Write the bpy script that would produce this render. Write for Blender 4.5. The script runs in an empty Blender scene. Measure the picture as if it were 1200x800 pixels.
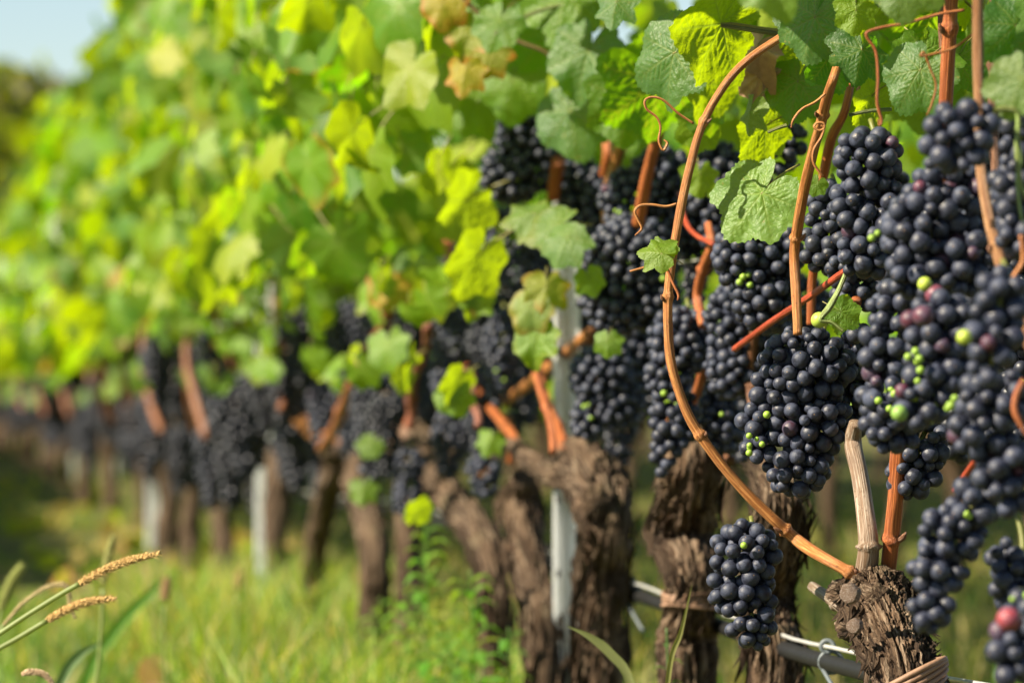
import bpy, math, random
import numpy as np
from mathutils import Vector, Matrix, noise as mn

random.seed(7); rng = np.random.default_rng(7)
S = bpy.context.scene; COL = S.collection
PI = math.pi
# ------------------------------------------------------------------ camera
CAMZ = 0.45; FPX = 5000.0; YAW = math.radians(8.3); PIT = math.atan(55/FPX)
F = Vector((math.sin(YAW)*math.cos(PIT), math.cos(YAW)*math.cos(PIT), math.sin(PIT)))
R = Vector((math.cos(YAW), -math.sin(YAW), 0)); U = R.cross(F)
CAM = Vector((0, 0, CAMZ))
cd = bpy.data.cameras.new('camera'); co = bpy.data.objects.new('camera', cd); COL.objects.link(co)
co.matrix_world = Matrix((R, U, -F)).transposed().to_4x4(); co.location = CAM
cd.sensor_width = 36; cd.lens = 150; cd.clip_start = 0.1; cd.clip_end = 3000
cd.dof.use_dof = True; cd.dof.focus_distance = 3.06; cd.dof.aperture_fstop = 8.8
S.camera = co
# ------------------------------------------------------------------ light
SUN_EL = math.radians(38); SUN_A = math.radians(13)
sd = Vector((-math.cos(SUN_A)*math.cos(SUN_EL), -math.sin(SUN_A)*math.cos(SUN_EL), math.sin(SUN_EL)))
W = bpy.data.worlds.new('World'); S.world = W; W.use_nodes = True
nt = W.node_tree; nt.nodes.clear()
sk = nt.nodes.new('ShaderNodeTexSky'); sk.sky_type = 'NISHITA'; sk.sun_disc = False
sk.sun_elevation = SUN_EL; sk.sun_rotation = math.atan2(sd.x, sd.y); sk.air_density = 1.0; sk.dust_density = 0.25
bg = nt.nodes.new('ShaderNodeBackground'); bg.inputs[1].default_value = 0.050
wo = nt.nodes.new('ShaderNodeOutputWorld')
nt.links.new(sk.outputs[0], bg.inputs[0]); nt.links.new(bg.outputs[0], wo.inputs[0])
ld = bpy.data.lights.new('sun', 'SUN'); ld.energy = 5.0; ld.angle = math.radians(0.53); ld.color = (1.0, 0.88, 0.68)
lo = bpy.data.objects.new('sun', ld); COL.objects.link(lo)
lo.rotation_euler = (-sd).to_track_quat('-Z', 'Y').to_euler()
S.view_settings.view_transform = 'Standard'; S.view_settings.look = 'None'
S.view_settings.exposure = 1.5; S.view_settings.gamma = 1.0
S.render.engine = 'CYCLES'
S.cycles.max_bounces = 6; S.cycles.diffuse_bounces = 3; S.cycles.transmission_bounces = 4
S.cycles.glossy_bounces = 2; S.cycles.use_denoising = True

# ------------------------------------------------------------------ helpers
def P(px, py, Z):
    return CAM + (F + R*((px-600)/FPX) + U*((400-py)/FPX))*Z
def Zr(px, X=0.68):
    d = F + R*((px-600)/FPX)
    return X/d.x
def PX(px, py, X=0.68, dz=0.0):
    return P(px, py, Zr(px, X)+dz)
def tag(o, label=None, cat=None, group=None, kind=None):
    if label: o['label'] = label
    if cat: o['category'] = cat
    if group: o['group'] = group
    if kind: o['kind'] = kind
    return o
def empty(name, loc):
    o = bpy.data.objects.new(name, None); COL.objects.link(o); o.location = loc
    o.empty_display_size = 0.05
    return o
def put(name, me, parent=None, loc=None, mat4=None, color=None):
    o = bpy.data.objects.new(name, me); COL.objects.link(o)
    base = Vector((0, 0, 0))
    if parent is not None:
        o.parent = parent; base = parent.location.copy()
    if mat4 is not None:
        m = mat4.copy(); m.translation = m.translation-base; o.matrix_basis = m
    elif loc is not None: o.location = Vector(loc)-base
    else: o.location = -base
    if color: o.color = color
    return o
def mesh(name, V, Fc, mat=None, smooth=True, attrs=None, mats=None, midx=None):
    """V (n,3), Fc list or (m,k) array of faces"""
    me = bpy.data.meshes.new(name)
    V = np.asarray(V, dtype=np.float32)
    if isinstance(Fc, np.ndarray):
        m, k = Fc.shape
        me.vertices.add(len(V)); me.vertices.foreach_set('co', V.ravel())
        me.loops.add(m*k); me.loops.foreach_set('vertex_index', Fc.astype(np.int32).ravel())
        me.polygons.add(m); me.polygons.foreach_set('loop_start', np.arange(0, m*k, k, dtype=np.int32))
        me.polygons.foreach_set('loop_total', np.full(m, k, dtype=np.int32))
        me.update(calc_edges=True)
    else:
        me.from_pydata(V.tolist(), [], Fc); me.update()
    if smooth: me.polygons.foreach_set('use_smooth', np.ones(len(me.polygons), dtype=bool))
    for k_, (typ, arr) in (attrs or {}).items():
        a = me.attributes.new(k_, typ, 'POINT')
        a.data.foreach_set('value' if typ == 'FLOAT' else ('vector' if typ == 'FLOAT_VECTOR' else 'color'),
                           np.asarray(arr, dtype=np.float32).ravel())
    for mm in (mats or ([mat] if mat else [])): me.materials.append(mm)
    if midx is not None: me.polygons.foreach_set('material_index', np.asarray(midx, dtype=np.int32))
    return me
def smoothpath(pts, n):
    """Catmull-Rom through pts (any dimension), n samples"""
    pts = np.array(pts, dtype=float)
    p = np.vstack([2*pts[0]-pts[1], pts, 2*pts[-1]-pts[-2]])
    m = len(pts)-1; out = []
    for i in range(n):
        t = i/(n-1)*m; k = min(int(t), m-1); u = t-k
        a, b, c, d = p[k], p[k+1], p[k+2], p[k+3]
        out.append(0.5*((2*b)+(-a+c)*u+(2*a-5*b+4*c-d)*u*u+(-a+3*b-3*c+d)*u**3))
    return np.array(out)
def tube_geo(pts, rad, k, disp=None, caps=True):
    """returns V, F(quads), tc"""
    pts = np.asarray(pts, float); n = len(pts); rad = np.broadcast_to(np.asarray(rad, float), (n,))
    T = np.gradient(pts, axis=0); T /= np.linalg.norm(T, axis=1)[:, None]+1e-12
    ref = np.array([0.31, -0.9, 0.2]) if abs(T[0].dot([0.31, -0.9, 0.2])) < 0.85 else np.array([0, 0.1, 1.])
    N = np.cross(T[0], ref); N /= np.linalg.norm(N)
    V = np.zeros((n, k, 3)); tc = np.zeros((n, k, 3)); s = 0
    ang = np.arange(k)/k*2*PI; ca, sa = np.cos(ang), np.sin(ang)
    for i in range(n):
        N = N-T[i]*N.dot(T[i]); N /= np.linalg.norm(N); B = np.cross(T[i], N)
        if i: s += np.linalg.norm(pts[i]-pts[i-1])
        r = rad[i]*np.ones(k)
        if disp is not None: r = r*(1+disp(ang, s, i/(n-1), rad[i]))
        V[i] = pts[i]+(r*ca)[:, None]*N+(r*sa)[:, None]*B
        tc[i] = np.stack([ca*rad[i], sa*rad[i], np.full(k, s)], 1)
    V = V.reshape(-1, 3); tc = tc.reshape(-1, 3)
    i = np.arange(n-1)[:, None]*k; j = np.arange(k)[None]; j2 = (j+1) % k
    Fq = np.stack([i+j, i+j2, i+k+j2, i+k+j], -1).reshape(-1, 4)
    if caps:
        c0, c1 = len(V), len(V)+1
        V = np.vstack([V, pts[0], pts[-1]]); tc = np.vstack([tc, [[0, 0, 0], [0, 0, s]]])
        jj = np.arange(0, k, 2)
        f0 = np.stack([np.full(len(jj), c0), (jj+2) % k, (jj+1) % k, jj], -1)
        b = (n-1)*k
        f1 = np.stack([np.full(len(jj), c1), b+jj, b+(jj+1) % k, b+(jj+2) % k], -1)
        Fq = np.vstack([Fq, f0, f1])
    return V, Fq, tc
def tube(name, pts, rad, mat, parent=None, k=8, n=None, color=None, disp=None, raw=False):
    pts = [tuple(p) for p in pts]; rad = [rad]*len(pts) if np.isscalar(rad) else list(rad)
    if not raw:
        L = sum((Vector(a)-Vector(b)).length for a, b in zip(pts, pts[1:]))
        n = n or max(6, len(pts)*4)
        q = smoothpath(np.hstack([np.array(pts), np.array(rad)[:, None]]), n)
        pts, rad = q[:, :3], q[:, 3]
    V, Fq, tc = tube_geo(pts, rad, k, disp)
    base = np.array(parent.location) if parent is not None else np.zeros(3)
    me = mesh(name, V-base, Fq, mat, attrs={'tc': ('FLOAT_VECTOR', tc)})
    o = bpy.data.objects.new(name, me); COL.objects.link(o)
    if parent is not None: o.parent = parent
    if color: o.color = color
    return o
class Join:
    def __init__(s): s.V = []; s.F = []; s.a = []; s.n = 0
    def add(s, V, Fq, a=None):
        s.V.append(np.asarray(V, np.float32)); s.F.append(np.asarray(Fq)+s.n); s.n += len(V)
        if a is not None: s.a.append(np.asarray(a, np.float32))
    def build(s, name, mat, parent=None, typ=None, aname=None, smooth=True, base=None):
        V = np.vstack(s.V)
        if parent is not None and base is None: V = V-np.array(parent.location, dtype=np.float32)
        at = {aname: (typ, np.vstack(s.a) if typ != 'FLOAT' else np.concatenate(s.a))} if s.a else None
        me = mesh(name, V, np.vstack(s.F), mat, smooth, at)
        o = bpy.data.objects.new(name, me); COL.objects.link(o)
        if parent is not None: o.parent = parent
        return o

# ------------------------------------------------------------------ materials
class NB:
    def __init__(s, name):
        s.m = bpy.data.materials.new(name); s.m.use_nodes = True; s.t = s.m.node_tree; s.t.nodes.clear()
        s.out = s.n('ShaderNodeOutputMaterial')
    def n(s, t, **kw):
        x = s.t.nodes.new(t)
        for k, v in kw.items(): setattr(x, k, v)
        return x
    def l(s, a, b): s.t.links.new(a, b)
    def set(s, inp, v):
        if hasattr(v, 'links'): s.l(v, inp)
        else: inp.default_value = v
    def math(s, op, a, b=0.0, clamp=False):
        x = s.n('ShaderNodeMath', operation=op, use_clamp=clamp); s.set(x.inputs[0], a); s.set(x.inputs[1], b); return x.outputs[0]
    def mix(s, f, a, b, blend='MIX'):
        x = s.n('ShaderNodeMix', data_type='RGBA', blend_type=blend); s.set(x.inputs[0], f)
        for i, v in ((6, a), (7, b)):
            if isinstance(v, tuple) and len(v) == 3: v = (*v, 1)
            s.set(x.inputs[i], v)
        return x.outputs[2]
    def noise(s, vec, scale, detail=3, rough=.55, dist=0):
        x = s.n('ShaderNodeTexNoise'); x.inputs['Scale'].default_value = scale
        x.inputs['Detail'].default_value = detail; x.inputs['Roughness'].default_value = rough
        x.inputs['Distortion'].default_value = dist
        if vec is not None: s.l(vec, x.inputs['Vector'])
        return x.outputs['Fac']
    def mapr(s, v, a, b, c=0., d=1.):
        x = s.n('ShaderNodeMapRange'); s.set(x.inputs[0], v)
        for i, q in enumerate((a, b, c, d)): s.set(x.inputs[i+1], q)
        return x.outputs[0]
    def vmul(s, v, sc):
        x = s.n('ShaderNodeMapping'); s.l(v, x.inputs[0]); x.inputs['Scale'].default_value = sc; return x.outputs[0]
    def bump(s, h, st, dist):
        x = s.n('ShaderNodeBump'); x.inputs['Strength'].default_value = st; x.inputs['Distance'].default_value = dist
        s.l(h, x.inputs['Height']); return x.outputs[0]
    def bsdf(s, col, rough, bump=None, spec=.5, **kw):
        b = s.n('ShaderNodeBsdfPrincipled')
        if isinstance(col, tuple): col = (*col[:3], 1)
        s.set(b.inputs['Base Color'], col); s.set(b.inputs['Roughness'], rough)
        b.inputs['Specular IOR Level'].default_value = spec
        for k_, v in kw.items(): s.set(b.inputs[k_.replace('_', ' ')], v)
        if bump: s.l(bump, b.inputs['Normal'])
        return b.outputs[0]
    def end(s, sh): s.l(sh, s.out.inputs[0]); return s.m
def attr(b, name, out='Vector'):
    x = b.n('ShaderNodeAttribute'); x.attribute_name = name; return x.outputs[out]

def mat_grape():
    b = NB('grape_skin'); oi = b.n('ShaderNodeObjectInfo'); tc = b.n('ShaderNodeTexCoord').outputs['Object']
    off = b.n('ShaderNodeVectorMath', operation='SCALE'); cb = b.n('ShaderNodeCombineXYZ')
    r = oi.outputs['Random']
    for i in range(3): b.l(b.math('MULTIPLY', r, 13.7*(i+1)), cb.inputs[i])
    add = b.n('ShaderNodeVectorMath', operation='ADD'); b.l(tc, add.inputs[0]); b.l(cb.outputs[0], add.inputs[1])
    v = add.outputs[0]
    n1 = b.noise(v, 1.1, 4, .6); n2 = b.noise(v, 6, 4, .7)
    bl = b.math('MULTIPLY', b.mapr(n1, .38, .58, .0, 1), b.mapr(n2, .32, .6, .45, 1))
    bl = b.math('MULTIPLY', bl, oi.outputs['Alpha'])
    bl = b.math('MULTIPLY', bl, b.mapr(r, 0, 1, .65, 1.1))
    c = b.mix(bl, oi.outputs['Color'], (0.050, 0.062, 0.104), "MIX")
    # the little stylar scar at the berry's tip and pale specks
    sep = b.n('ShaderNodeSeparateXYZ'); b.l(tc, sep.inputs[0])
    d = b.math('ADD', b.math('MULTIPLY', sep.outputs[0], sep.outputs[0]), b.math('MULTIPLY', sep.outputs[1], sep.outputs[1]))
    sc = b.math('MULTIPLY', b.math('LESS_THAN', d, 0.006), b.math('GREATER_THAN', sep.outputs[2], 0.))
    c = b.mix(sc, c, (0.18, 0.12, 0.07))
    sp = b.math('GREATER_THAN', b.noise(v, 14, 1), .735)
    c = b.mix(b.math('MULTIPLY', sp, .5), c, (0.13, 0.11, 0.10))
    sh = b.bsdf(c, b.mapr(bl, 0, .8, .38, .72), b.bump(n2, .12, .1), .42)
    return b.end(sh)
def leaf_core(b, col, alpha, tcv, veined):
    geo = b.n('ShaderNodeNewGeometry')
    rad = attr(b, 'rad', 'Fac') if veined else None
    big = b.noise(tcv, 2.2, 3); fine = b.noise(tcv, 26, 3, .6)
    c = b.mix(b.mapr(big, .3, .7, 0, .45), col, b.mix(1., col, (1.5, 1.3, .4), 'MULTIPLY'))
    if veined:
        vein = attr(b, 'vein', 'Fac')
        edge = b.math('MULTIPLY', b.mapr(b.math('ADD', rad, b.math('MULTIPLY', b.math('SUBTRACT', big, .5), .9)), .64, .92), alpha, True)
        c = b.mix(edge, c, (0.46, 0.10, 0.012))
        c = b.mix(b.math('MULTIPLY', vein, .7), c, b.mix(.5, b.mix(1., c, (2.2, 1.9, 1.6), 'MULTIPLY'), (0.30, 0.34, 0.10)))
        spot = b.math('GREATER_THAN', b.noise(tcv, 9, 2, .6), .71)
        c = b.mix(b.math('MULTIPLY', spot, .6), c, (0.30, 0.26, 0.08))
    under = b.mix(.28, c, (0.15, 0.22, 0.065))
    cc = b.mix(geo.outputs['Backfacing'], c, under)
    tr = b.mix(1., b.mix(1., c, (3.6, 3.9, .12), 'MULTIPLY'), (0.43, 0.565, 0.016), 'DARKEN')
    if veined: tr = b.mix(b.math('MULTIPLY', vein, .7), tr, (0.20, 0.30, 0.02)); tr = b.mix(b.mapr(b.noise(tcv, 40, 3, .7), .4, .7, 0, .35), tr, (0.16, 0.27, 0.01))
    h = fine
    if veined:
        vo = b.n('ShaderNodeTexVoronoi', feature='DISTANCE_TO_EDGE'); b.l(tcv, vo.inputs['Vector']); vo.inputs['Scale'].default_value = 22
        h = b.math('ADD', b.math('MULTIPLY', b.mapr(vo.outputs['Distance'], 0, .12), .9), b.math('MULTIPLY', fine, .35))
    bp = b.bump(h, .20, .008) if veined else None
    p = b.bsdf(cc, b.mapr(geo.outputs['Backfacing'], 0, 1, .46, .75), bp, .5)
    t = b.n('ShaderNodeBsdfTranslucent'); b.l(tr, t.inputs[0])
    if bp: b.l(bp, t.inputs['Normal'])
    m = b.n('ShaderNodeMixShader'); m.inputs[0].default_value = .55
    b.l(p, m.inputs[1]); b.l(t.outputs[0], m.inputs[2])
    return m.outputs[0]
def mat_leaf():
    b = NB('vine_leaf'); oi = b.n('ShaderNodeObjectInfo')
    tc = b.n('ShaderNodeTexCoord').outputs['Object']
    cb = b.n('ShaderNodeCombineXYZ')
    for i in range(3): b.l(b.math('MULTIPLY', oi.outputs['Random'], 17.3*(i+1)), cb.inputs[i])
    add = b.n('ShaderNodeVectorMath', operation='ADD'); b.l(tc, add.inputs[0]); b.l(cb.outputs[0], add.inputs[1])
    return b.end(leaf_core(b, oi.outputs['Color'], b.math('SUBTRACT', 1., oi.outputs['Alpha']), add.outputs[0], True))
def mat_leafmass():
    b = NB('leaf_mass'); c = attr(b, 'lc', 'Color'); tc = b.n('ShaderNodeTexCoord').outputs['Object']
    return b.end(leaf_core(b, c, None, tc, False))
def mat_bark():
    b = NB('bark'); tc = attr(b, 'tc'); ob = b.n('ShaderNodeTexCoord').outputs['Object']
    n1 = b.noise(b.vmul(tc, (430, 430, 20)), 1, 6, .68, .5); n2 = b.noise(b.vmul(tc, (60, 60, 9)), 1, 5, .6, .6); n3 = b.noise(tc, 14, 3)
    c = b.mix(b.mapr(n2, .38, .62), (0.040, 0.023, 0.014), (0.165, 0.105, 0.065))
    c = b.mix(b.mapr(n1, .51, .62, 0, .75), c, (0.36, 0.27, 0.19))
    c = b.mix(b.mapr(n1, .48, .39, 0, .9), c, (0.020, 0.012, 0.008))
    c = b.mix(b.mapr(n3, .58, .75, 0, .5), c, (0.20, 0.19, 0.10))
    h = b.math('ADD', b.math('MULTIPLY', n1, .7), n2)
    return b.end(b.bsdf(c, .88, b.bump(h, 1.0, .014), .2))
def mat_cane(name, dark=.6, streak=.85):
    b = NB(name); oi = b.n('ShaderNodeObjectInfo'); tc = attr(b, 'tc')
    n1 = b.noise(b.vmul(tc, (1100, 1100, 22)), 1, 4, .65, .3); n2 = b.noise(b.vmul(tc, (90, 90, 22)), 1, 4)
    col = oi.outputs['Color']
    c = b.mix(b.mapr(n1, .48, .62, 0, streak), b.mix(1., col, (.62, .55, .5), 'MULTIPLY'), b.mix(1., col, (1.35, 1.6, 1.9), 'MULTIPLY'))
    c = b.mix(b.mapr(n2, .50, .72, 0, dark), c, b.mix(1., col, (.33, .30, .35), 'MULTIPLY'))
    sp = b.math('GREATER_THAN', b.noise(tc, 420, 1), .70)
    c = b.mix(b.math('MULTIPLY', sp, .55), c, (0.07, 0.03, 0.015))
    return b.end(b.bsdf(c, .5, b.bump(n1, .9, .002), .4))
def mat_simple(name, col, rough, bumpsc=None, var=.3, spec=.4, metallic=0., vary=None):
    b = NB(name); tc = b.n('ShaderNodeTexCoord').outputs['Object']
    if vary == 'obj': col = b.n('ShaderNodeObjectInfo').outputs['Color']
    n1 = b.noise(tc, bumpsc or 20, 5, .6)
    cc = col if not isinstance(col, tuple) else (*col, 1)
    c = b.mix(b.mapr(n1, .3, .7, 0, var), cc, b.mix(1., cc, (.45, .42, .40), 'MULTIPLY'))
    return b.end(b.bsdf(c, rough, b.bump(n1, .3, .002), spec, Metallic=metallic))
def mat_blade():
    b = NB('grass_blade'); c = attr(b, 'lc', 'Color')
    p = b.bsdf(c, .55, None, .4); t = b.n('ShaderNodeBsdfTranslucent'); b.l(b.mix(1., c, (2.4, 2.2, .8), 'MULTIPLY'), t.inputs[0])
    m = b.n('ShaderNodeMixShader'); m.inputs[0].default_value = .4
    b.l(p, m.inputs[1]); b.l(t.outputs[0], m.inputs[2]); return b.end(m.outputs[0])
def mat_green(name):
    b = NB(name); oi = b.n('ShaderNodeObjectInfo'); tc = b.n('ShaderNodeTexCoord').outputs['Object']
    col = oi.outputs['Color']; n1 = b.noise(tc, 60, 3)
    c = b.mix(b.mapr(n1, .3, .7, 0, .4), col, b.mix(1., col, (.6, .55, .5), 'MULTIPLY'))
    p = b.bsdf(c, .45, None, .45); t = b.n('ShaderNodeBsdfTranslucent'); b.l(b.mix(1., c, (2.2, 2.0, .7), 'MULTIPLY'), t.inputs[0])
    m = b.n('ShaderNodeMixShader'); m.inputs[0].default_value = .35
    b.l(p, m.inputs[1]); b.l(t.outputs[0], m.inputs[2]); return b.end(m.outputs[0])
def mat_ground():
    b = NB('meadow_soil'); tc = b.n('ShaderNodeTexCoord').outputs['Object']
    n1 = b.noise(tc, 1.6, 5, .6); n2 = b.noise(tc, 30, 5, .7)
    c = b.mix(b.mapr(n1, .42, .6), (0.055, 0.085, 0.018), (0.16, 0.115, 0.055))
    c = b.mix(b.mapr(n2, .35, .7, 0, .7), c, (0.10, 0.12, 0.03))
    return b.end(b.bsdf(c, .95, b.bump(n2, .8, .02), .1))
def mat_hill():
    b = NB('wooded_hill'); tc = b.n('ShaderNodeTexCoord').outputs['Object']
    n1 = b.noise(tc, .12, 6, .7); n2 = b.noise(tc, .9, 4, .6)
    c = b.mix(b.mapr(n1, .4, .62), (0.035, 0.050, 0.018), (0.11, 0.10, 0.035))
    c = b.mix(b.mapr(n2, .4, .7, 0, .6), c, (0.02, 0.035, 0.012))
    return b.end(b.bsdf(c, .95, b.bump(n2, .8, .5), .1))
M_GRAPE, M_LEAF, M_LMASS, M_BARK = mat_grape(), mat_leaf(), mat_leafmass(), mat_bark()
M_CANE = mat_cane('cane_wood'); M_DEAD = mat_cane('dead_wood', .75, .9)
M_BLADE, M_GREEN, M_GROUND, M_HILL = mat_blade(), mat_green('green_stem'), mat_ground(), mat_hill()
M_STEEL = mat_simple('galvanised_steel', (0.76, 0.78, 0.78), .45, 25, .2, .5, .25)
M_WIRE = mat_simple('wire', (0.62, 0.62, 0.60), .4, 60, .3, .5, .5)
M_HOSE = mat_simple('black_hose', (0.010, 0.010, 0.010), .6, 90, .5, .25)
M_CLIP = mat_simple('grey_clip', (0.11, 0.13, 0.14), .5, 60, .2)
M_TIE = mat_simple('tie_band', (0.27, 0.16, 0.10), .6, 120, .5)
M_SEED = mat_simple('seed_head', (0.5, 0.33, 0.1), .7, 300, .5, .3, 0, 'obj')

# ------------------------------------------------------------------ ground, hill
def ground():
    n = 90; g = np.linspace(-1, 1, n); g = np.sign(g)*np.abs(g)**3*900
    X, Y = np.meshgrid(g, g+20, indexing='ij')
    Z = np.zeros_like(X)
    for i in range(n):
        for j in range(n):
            a = min(1., max(0., (math.hypot(X[i, j], Y[i, j])-6)/60))
            Z[i, j] = .012*mn.noise(Vector((X[i, j]*2, Y[i, j]*2, 0)))+a*.5*mn.noise(Vector((X[i, j]*.03, Y[i, j]*.03, 3)))
    V = np.stack([X, Y, Z], -1).reshape(-1, 3)
    i = np.arange(n-1)[:, None]*n; j = np.arange(n-1)[None]
    Fq = np.stack([i+j, i+n+j, i+n+j+1, i+j+1], -1).reshape(-1, 4)
    tag(put('ground', mesh('ground', V, Fq, M_GROUND)), kind='structure')
ground()
def hill():
    nu, nv = 120, 14; V = []
    for i in range(nu):
        u = i/(nu-1); x = -420+u*900
        for j in range(nv):
            v = j/(nv-1); y = 300+v*260
            h = (14+9*mn.fractal(Vector((x*.008, 2, 1)), 1, 2, 4)+10*math.exp(-((x+60)/90)**2))*math.sin(v*PI/2)
            V.append((x, y, h+1.8*mn.fractal(Vector((x*.12, y*.12, 0)), 1, 2, 4)*(v > 0)-.8))
    i = np.arange(nu-1)[:, None]*nv; j = np.arange(nv-1)[None]
    Fq = np.stack([i+j, i+nv+j, i+nv+j+1, i+j+1], -1).reshape(-1, 4)
    tag(put('hill', mesh('hill', V, Fq, M_HILL)), kind='structure')
hill()

# ------------------------------------------------------------------ leaf meshes
CT = [(0, 1.0), (14, .93), (27, .84), (38, .87), (51, .97), (64, .89), (77, .79), (90, .82), (104, .86), (118, .80), (132, .66), (150, .66), (164, .52), (173, .28), (180, .07)]
def leaf_r(th, lob, teeth, seed):
    a = np.abs(np.degrees(th)); r = np.interp(a, [c[0] for c in CT], [c[1] for c in CT])
    r = r*(1-lob)+lob*np.interp(a, [c[0] for c in CT], [1, .8, .55, .68, .95, .75, .52, .66, .82, .66, .58, .6, .5, .26, .06])
    ph = np.random.default_rng(seed).uniform(-.04, .04, 8)
    for k in range(8): r = r*(1+ph[k]*np.sin((k+1)*th+k))
    if teeth:
        t = (np.abs(th)/(2*PI)*teeth*(1+.12*np.sin(3*np.abs(th)))) % 1
        big = (.55+.45*np.cos(th*7.1)**2)
        r = r*(1+(.075*(1-np.abs(2*t-1)**.9)-.02)*big*(a < 168))
    return r
def vein_segs(lob):
    segs = []
    for ad, L in ((0, .97), (51, .9), (-51, .9), (104, .76), (-104, .76), (150, .5), (-150, .5)):
        a = math.radians(ad); d = np.array([math.sin(a), math.cos(a)])
        segs.append((np.zeros(2), d*L, .016))
        for k, t in enumerate((.16, .3, .44, .58, .72, .86)):
            for sg in (-1, 1):
                if abs(ad) == 150 and (k > 3): continue
                b = a+sg*math.radians(46); l = .42*(1-t)**.7*L*(1 if t > .2 else .8)
                p = d*L*(t+(.04 if sg > 0 else 0))
                segs.append((p, p+np.array([math.sin(b), math.cos(b)])*l, .0085))
    return segs
def leaf_mesh(name, nr, na, lob, seed, fold, droop, wave, curl, teeth=46):
    g = np.random.default_rng(seed)
    th = (np.arange(na)+.5)/na*2*PI-PI; r = leaf_r(th, lob, teeth, seed)
    rho = (np.arange(1, nr+1)/nr)**.85
    x = rho[:, None]*(r*np.sin(th))[None]; y = rho[:, None]*(r*np.cos(th))[None]
    XY = np.vstack([[0, 0], np.stack([x, y], -1).reshape(-1, 2)])
    RH = np.concatenate([[0], np.repeat(rho, na)])
    vein = np.zeros(len(XY)); dm = np.full(len(XY), 9.)
    for p, q, w in vein_segs(lob):
        d = q-p; L2 = d.dot(d); t = np.clip(((XY-p)@d)/L2, 0, 1)
        dist = np.linalg.norm(XY-(p+t[:, None]*d), axis=1); ww = w*(1.15-.75*t)
        vein = np.maximum(vein, np.exp(-(dist/ww)**2)*(1 if w > .01 else .75)); dm = np.minimum(dm, dist)
    X, Y = XY[:, 0], XY[:, 1]
    rr = np.hypot(X, Y); TH = np.arctan2(X, Y); ph = g.uniform(0, 6.28, 4)
    Z = -fold*np.abs(X)*(1-.25*np.abs(X))-droop*np.clip(Y+.1, 0, 9)**2-droop*.4*X**2+curl*X*Y
    Z += wave*rr**2*(np.sin(3*TH+ph[0])*.6+np.sin(5*TH+ph[1])*.5+np.sin(9*TH+ph[2])*.22)
    Z += .034*(1-np.exp(-dm/.04))*(1-.6*RH)
    if nr > 10:
        Z += np.array([.016*mn.noise(Vector((a*9, b*9, seed)))+.03*mn.noise(Vector((a*2.5, b*2.5, seed))) for a, b in XY])
    V = np.stack([X, Y, Z], -1)
    i = 1+np.arange(nr-1)[:, None]*na; j = np.arange(na)[None]; j2 = (j+1) % na
    Fq = np.stack([i+j, i+na+j, i+na+j2, i+j2], -1).reshape(-1, 4)
    jj = np.arange(0, na, 2)
    Fc = np.stack([np.zeros(len(jj)), 1+jj, 1+(jj+1) % na, 1+(jj+2) % na], -1).astype(int)
    Fq = np.vstack([Fq, Fc])
    # petiole
    pt = smoothpath([(0, .03, -.006), (0, -.18, -.05), (.03, -.5, -.22), (.02, -.85, -.5)], 9)
    PV, PF, _ = tube_geo(pt, np.linspace(.017, .022, 9), 6 if nr > 10 else 4)
    n0 = len(V); mi = np.concatenate([np.zeros(len(Fq)), np.ones(len(PF))])
    V = np.vstack([V, PV]); Fq = np.vstack([Fq, PF+n0])
    z = np.zeros(len(PV))
    # orient faces so that +Z is front
    a, b, c = V[Fq[0, 0]], V[Fq[0, 1]], V[Fq[0, 2]]
    if np.cross(b-a, c-a)[2] < 0:
        Fq[:len(Fq)-len(PF)] = Fq[:len(Fq)-len(PF), ::-1]
    return mesh(name, V/1.8, Fq, mats=[M_LEAF, M_PET], midx=mi,
                attrs={'vein': ('FLOAT', np.concatenate([vein, z])), 'rad': ('FLOAT', np.concatenate([RH*.5+rr*.5, z]))})
M_DRY = mat_simple('dry_leaf', (.45, .27, .17), .8, 8, .5)
M_PET = mat_simple('petiole', (0.22, 0.20, 0.06), .5, 40, .3)
LP = [(.15, 1, .10, .12, .10, .03), (.35, 2, .24, .22, .14, -.05), (.0, 3, .05, .34, .12, .08), (.5, 4, .42, .15, .16, .0), (.2, 5, -.12, .20, .20, -.1), (.3, 6, .16, .45, .10, .12)]
HI = [leaf_mesh('leaf', 34, 220, lob, sd_, f_, dr, wv, cu) for lob, sd_, f_, dr, wv, cu in LP]
MID = [leaf_mesh('leaf', 5, 44, lob, sd_+20, f_, dr, wv, cu, 22) for lob, sd_, f_, dr, wv, cu in LP]
CRUMP = leaf_mesh('dry_leaf', 30, 120, .3, 11, .9, .5, .75, .5, 46); CRUMP.materials[0] = M_DRY

def leaf_mat(origin, tip, normal, size, spin=0):
    t = Vector(tip).normalized(); n = Vector(normal); n = (n-t*n.dot(t)).normalized(); x = t.cross(n)
    m = Matrix((x, t, n)).transposed().to_4x4(); m = m @ Matrix.Scale(size, 4); m.translation = Vector(origin)
    return m
GREENS = [((0.070, 0.170, 0.020), 3), ((0.098, 0.225, 0.013), 5), ((0.150, 0.270, 0.012), 5.5), ((0.090, 0.175, 0.050), 2.6), ((0.22, 0.29, 0.012), 1.8), ((0.28, 0.31, 0.015), .3)]
def rgreen(bright=0.):
    c = random.choices(GREENS, [w*(1+bright*(i in (2, 4))) for i, (_, w) in enumerate(GREENS)])[0][0]; k = random.uniform(.8, 1.2)
    au = 1.0
    if random.random() < .035: au = random.uniform(.2, .8)
    return (c[0]*k, c[1]*k, c[2]*k, au)

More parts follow.
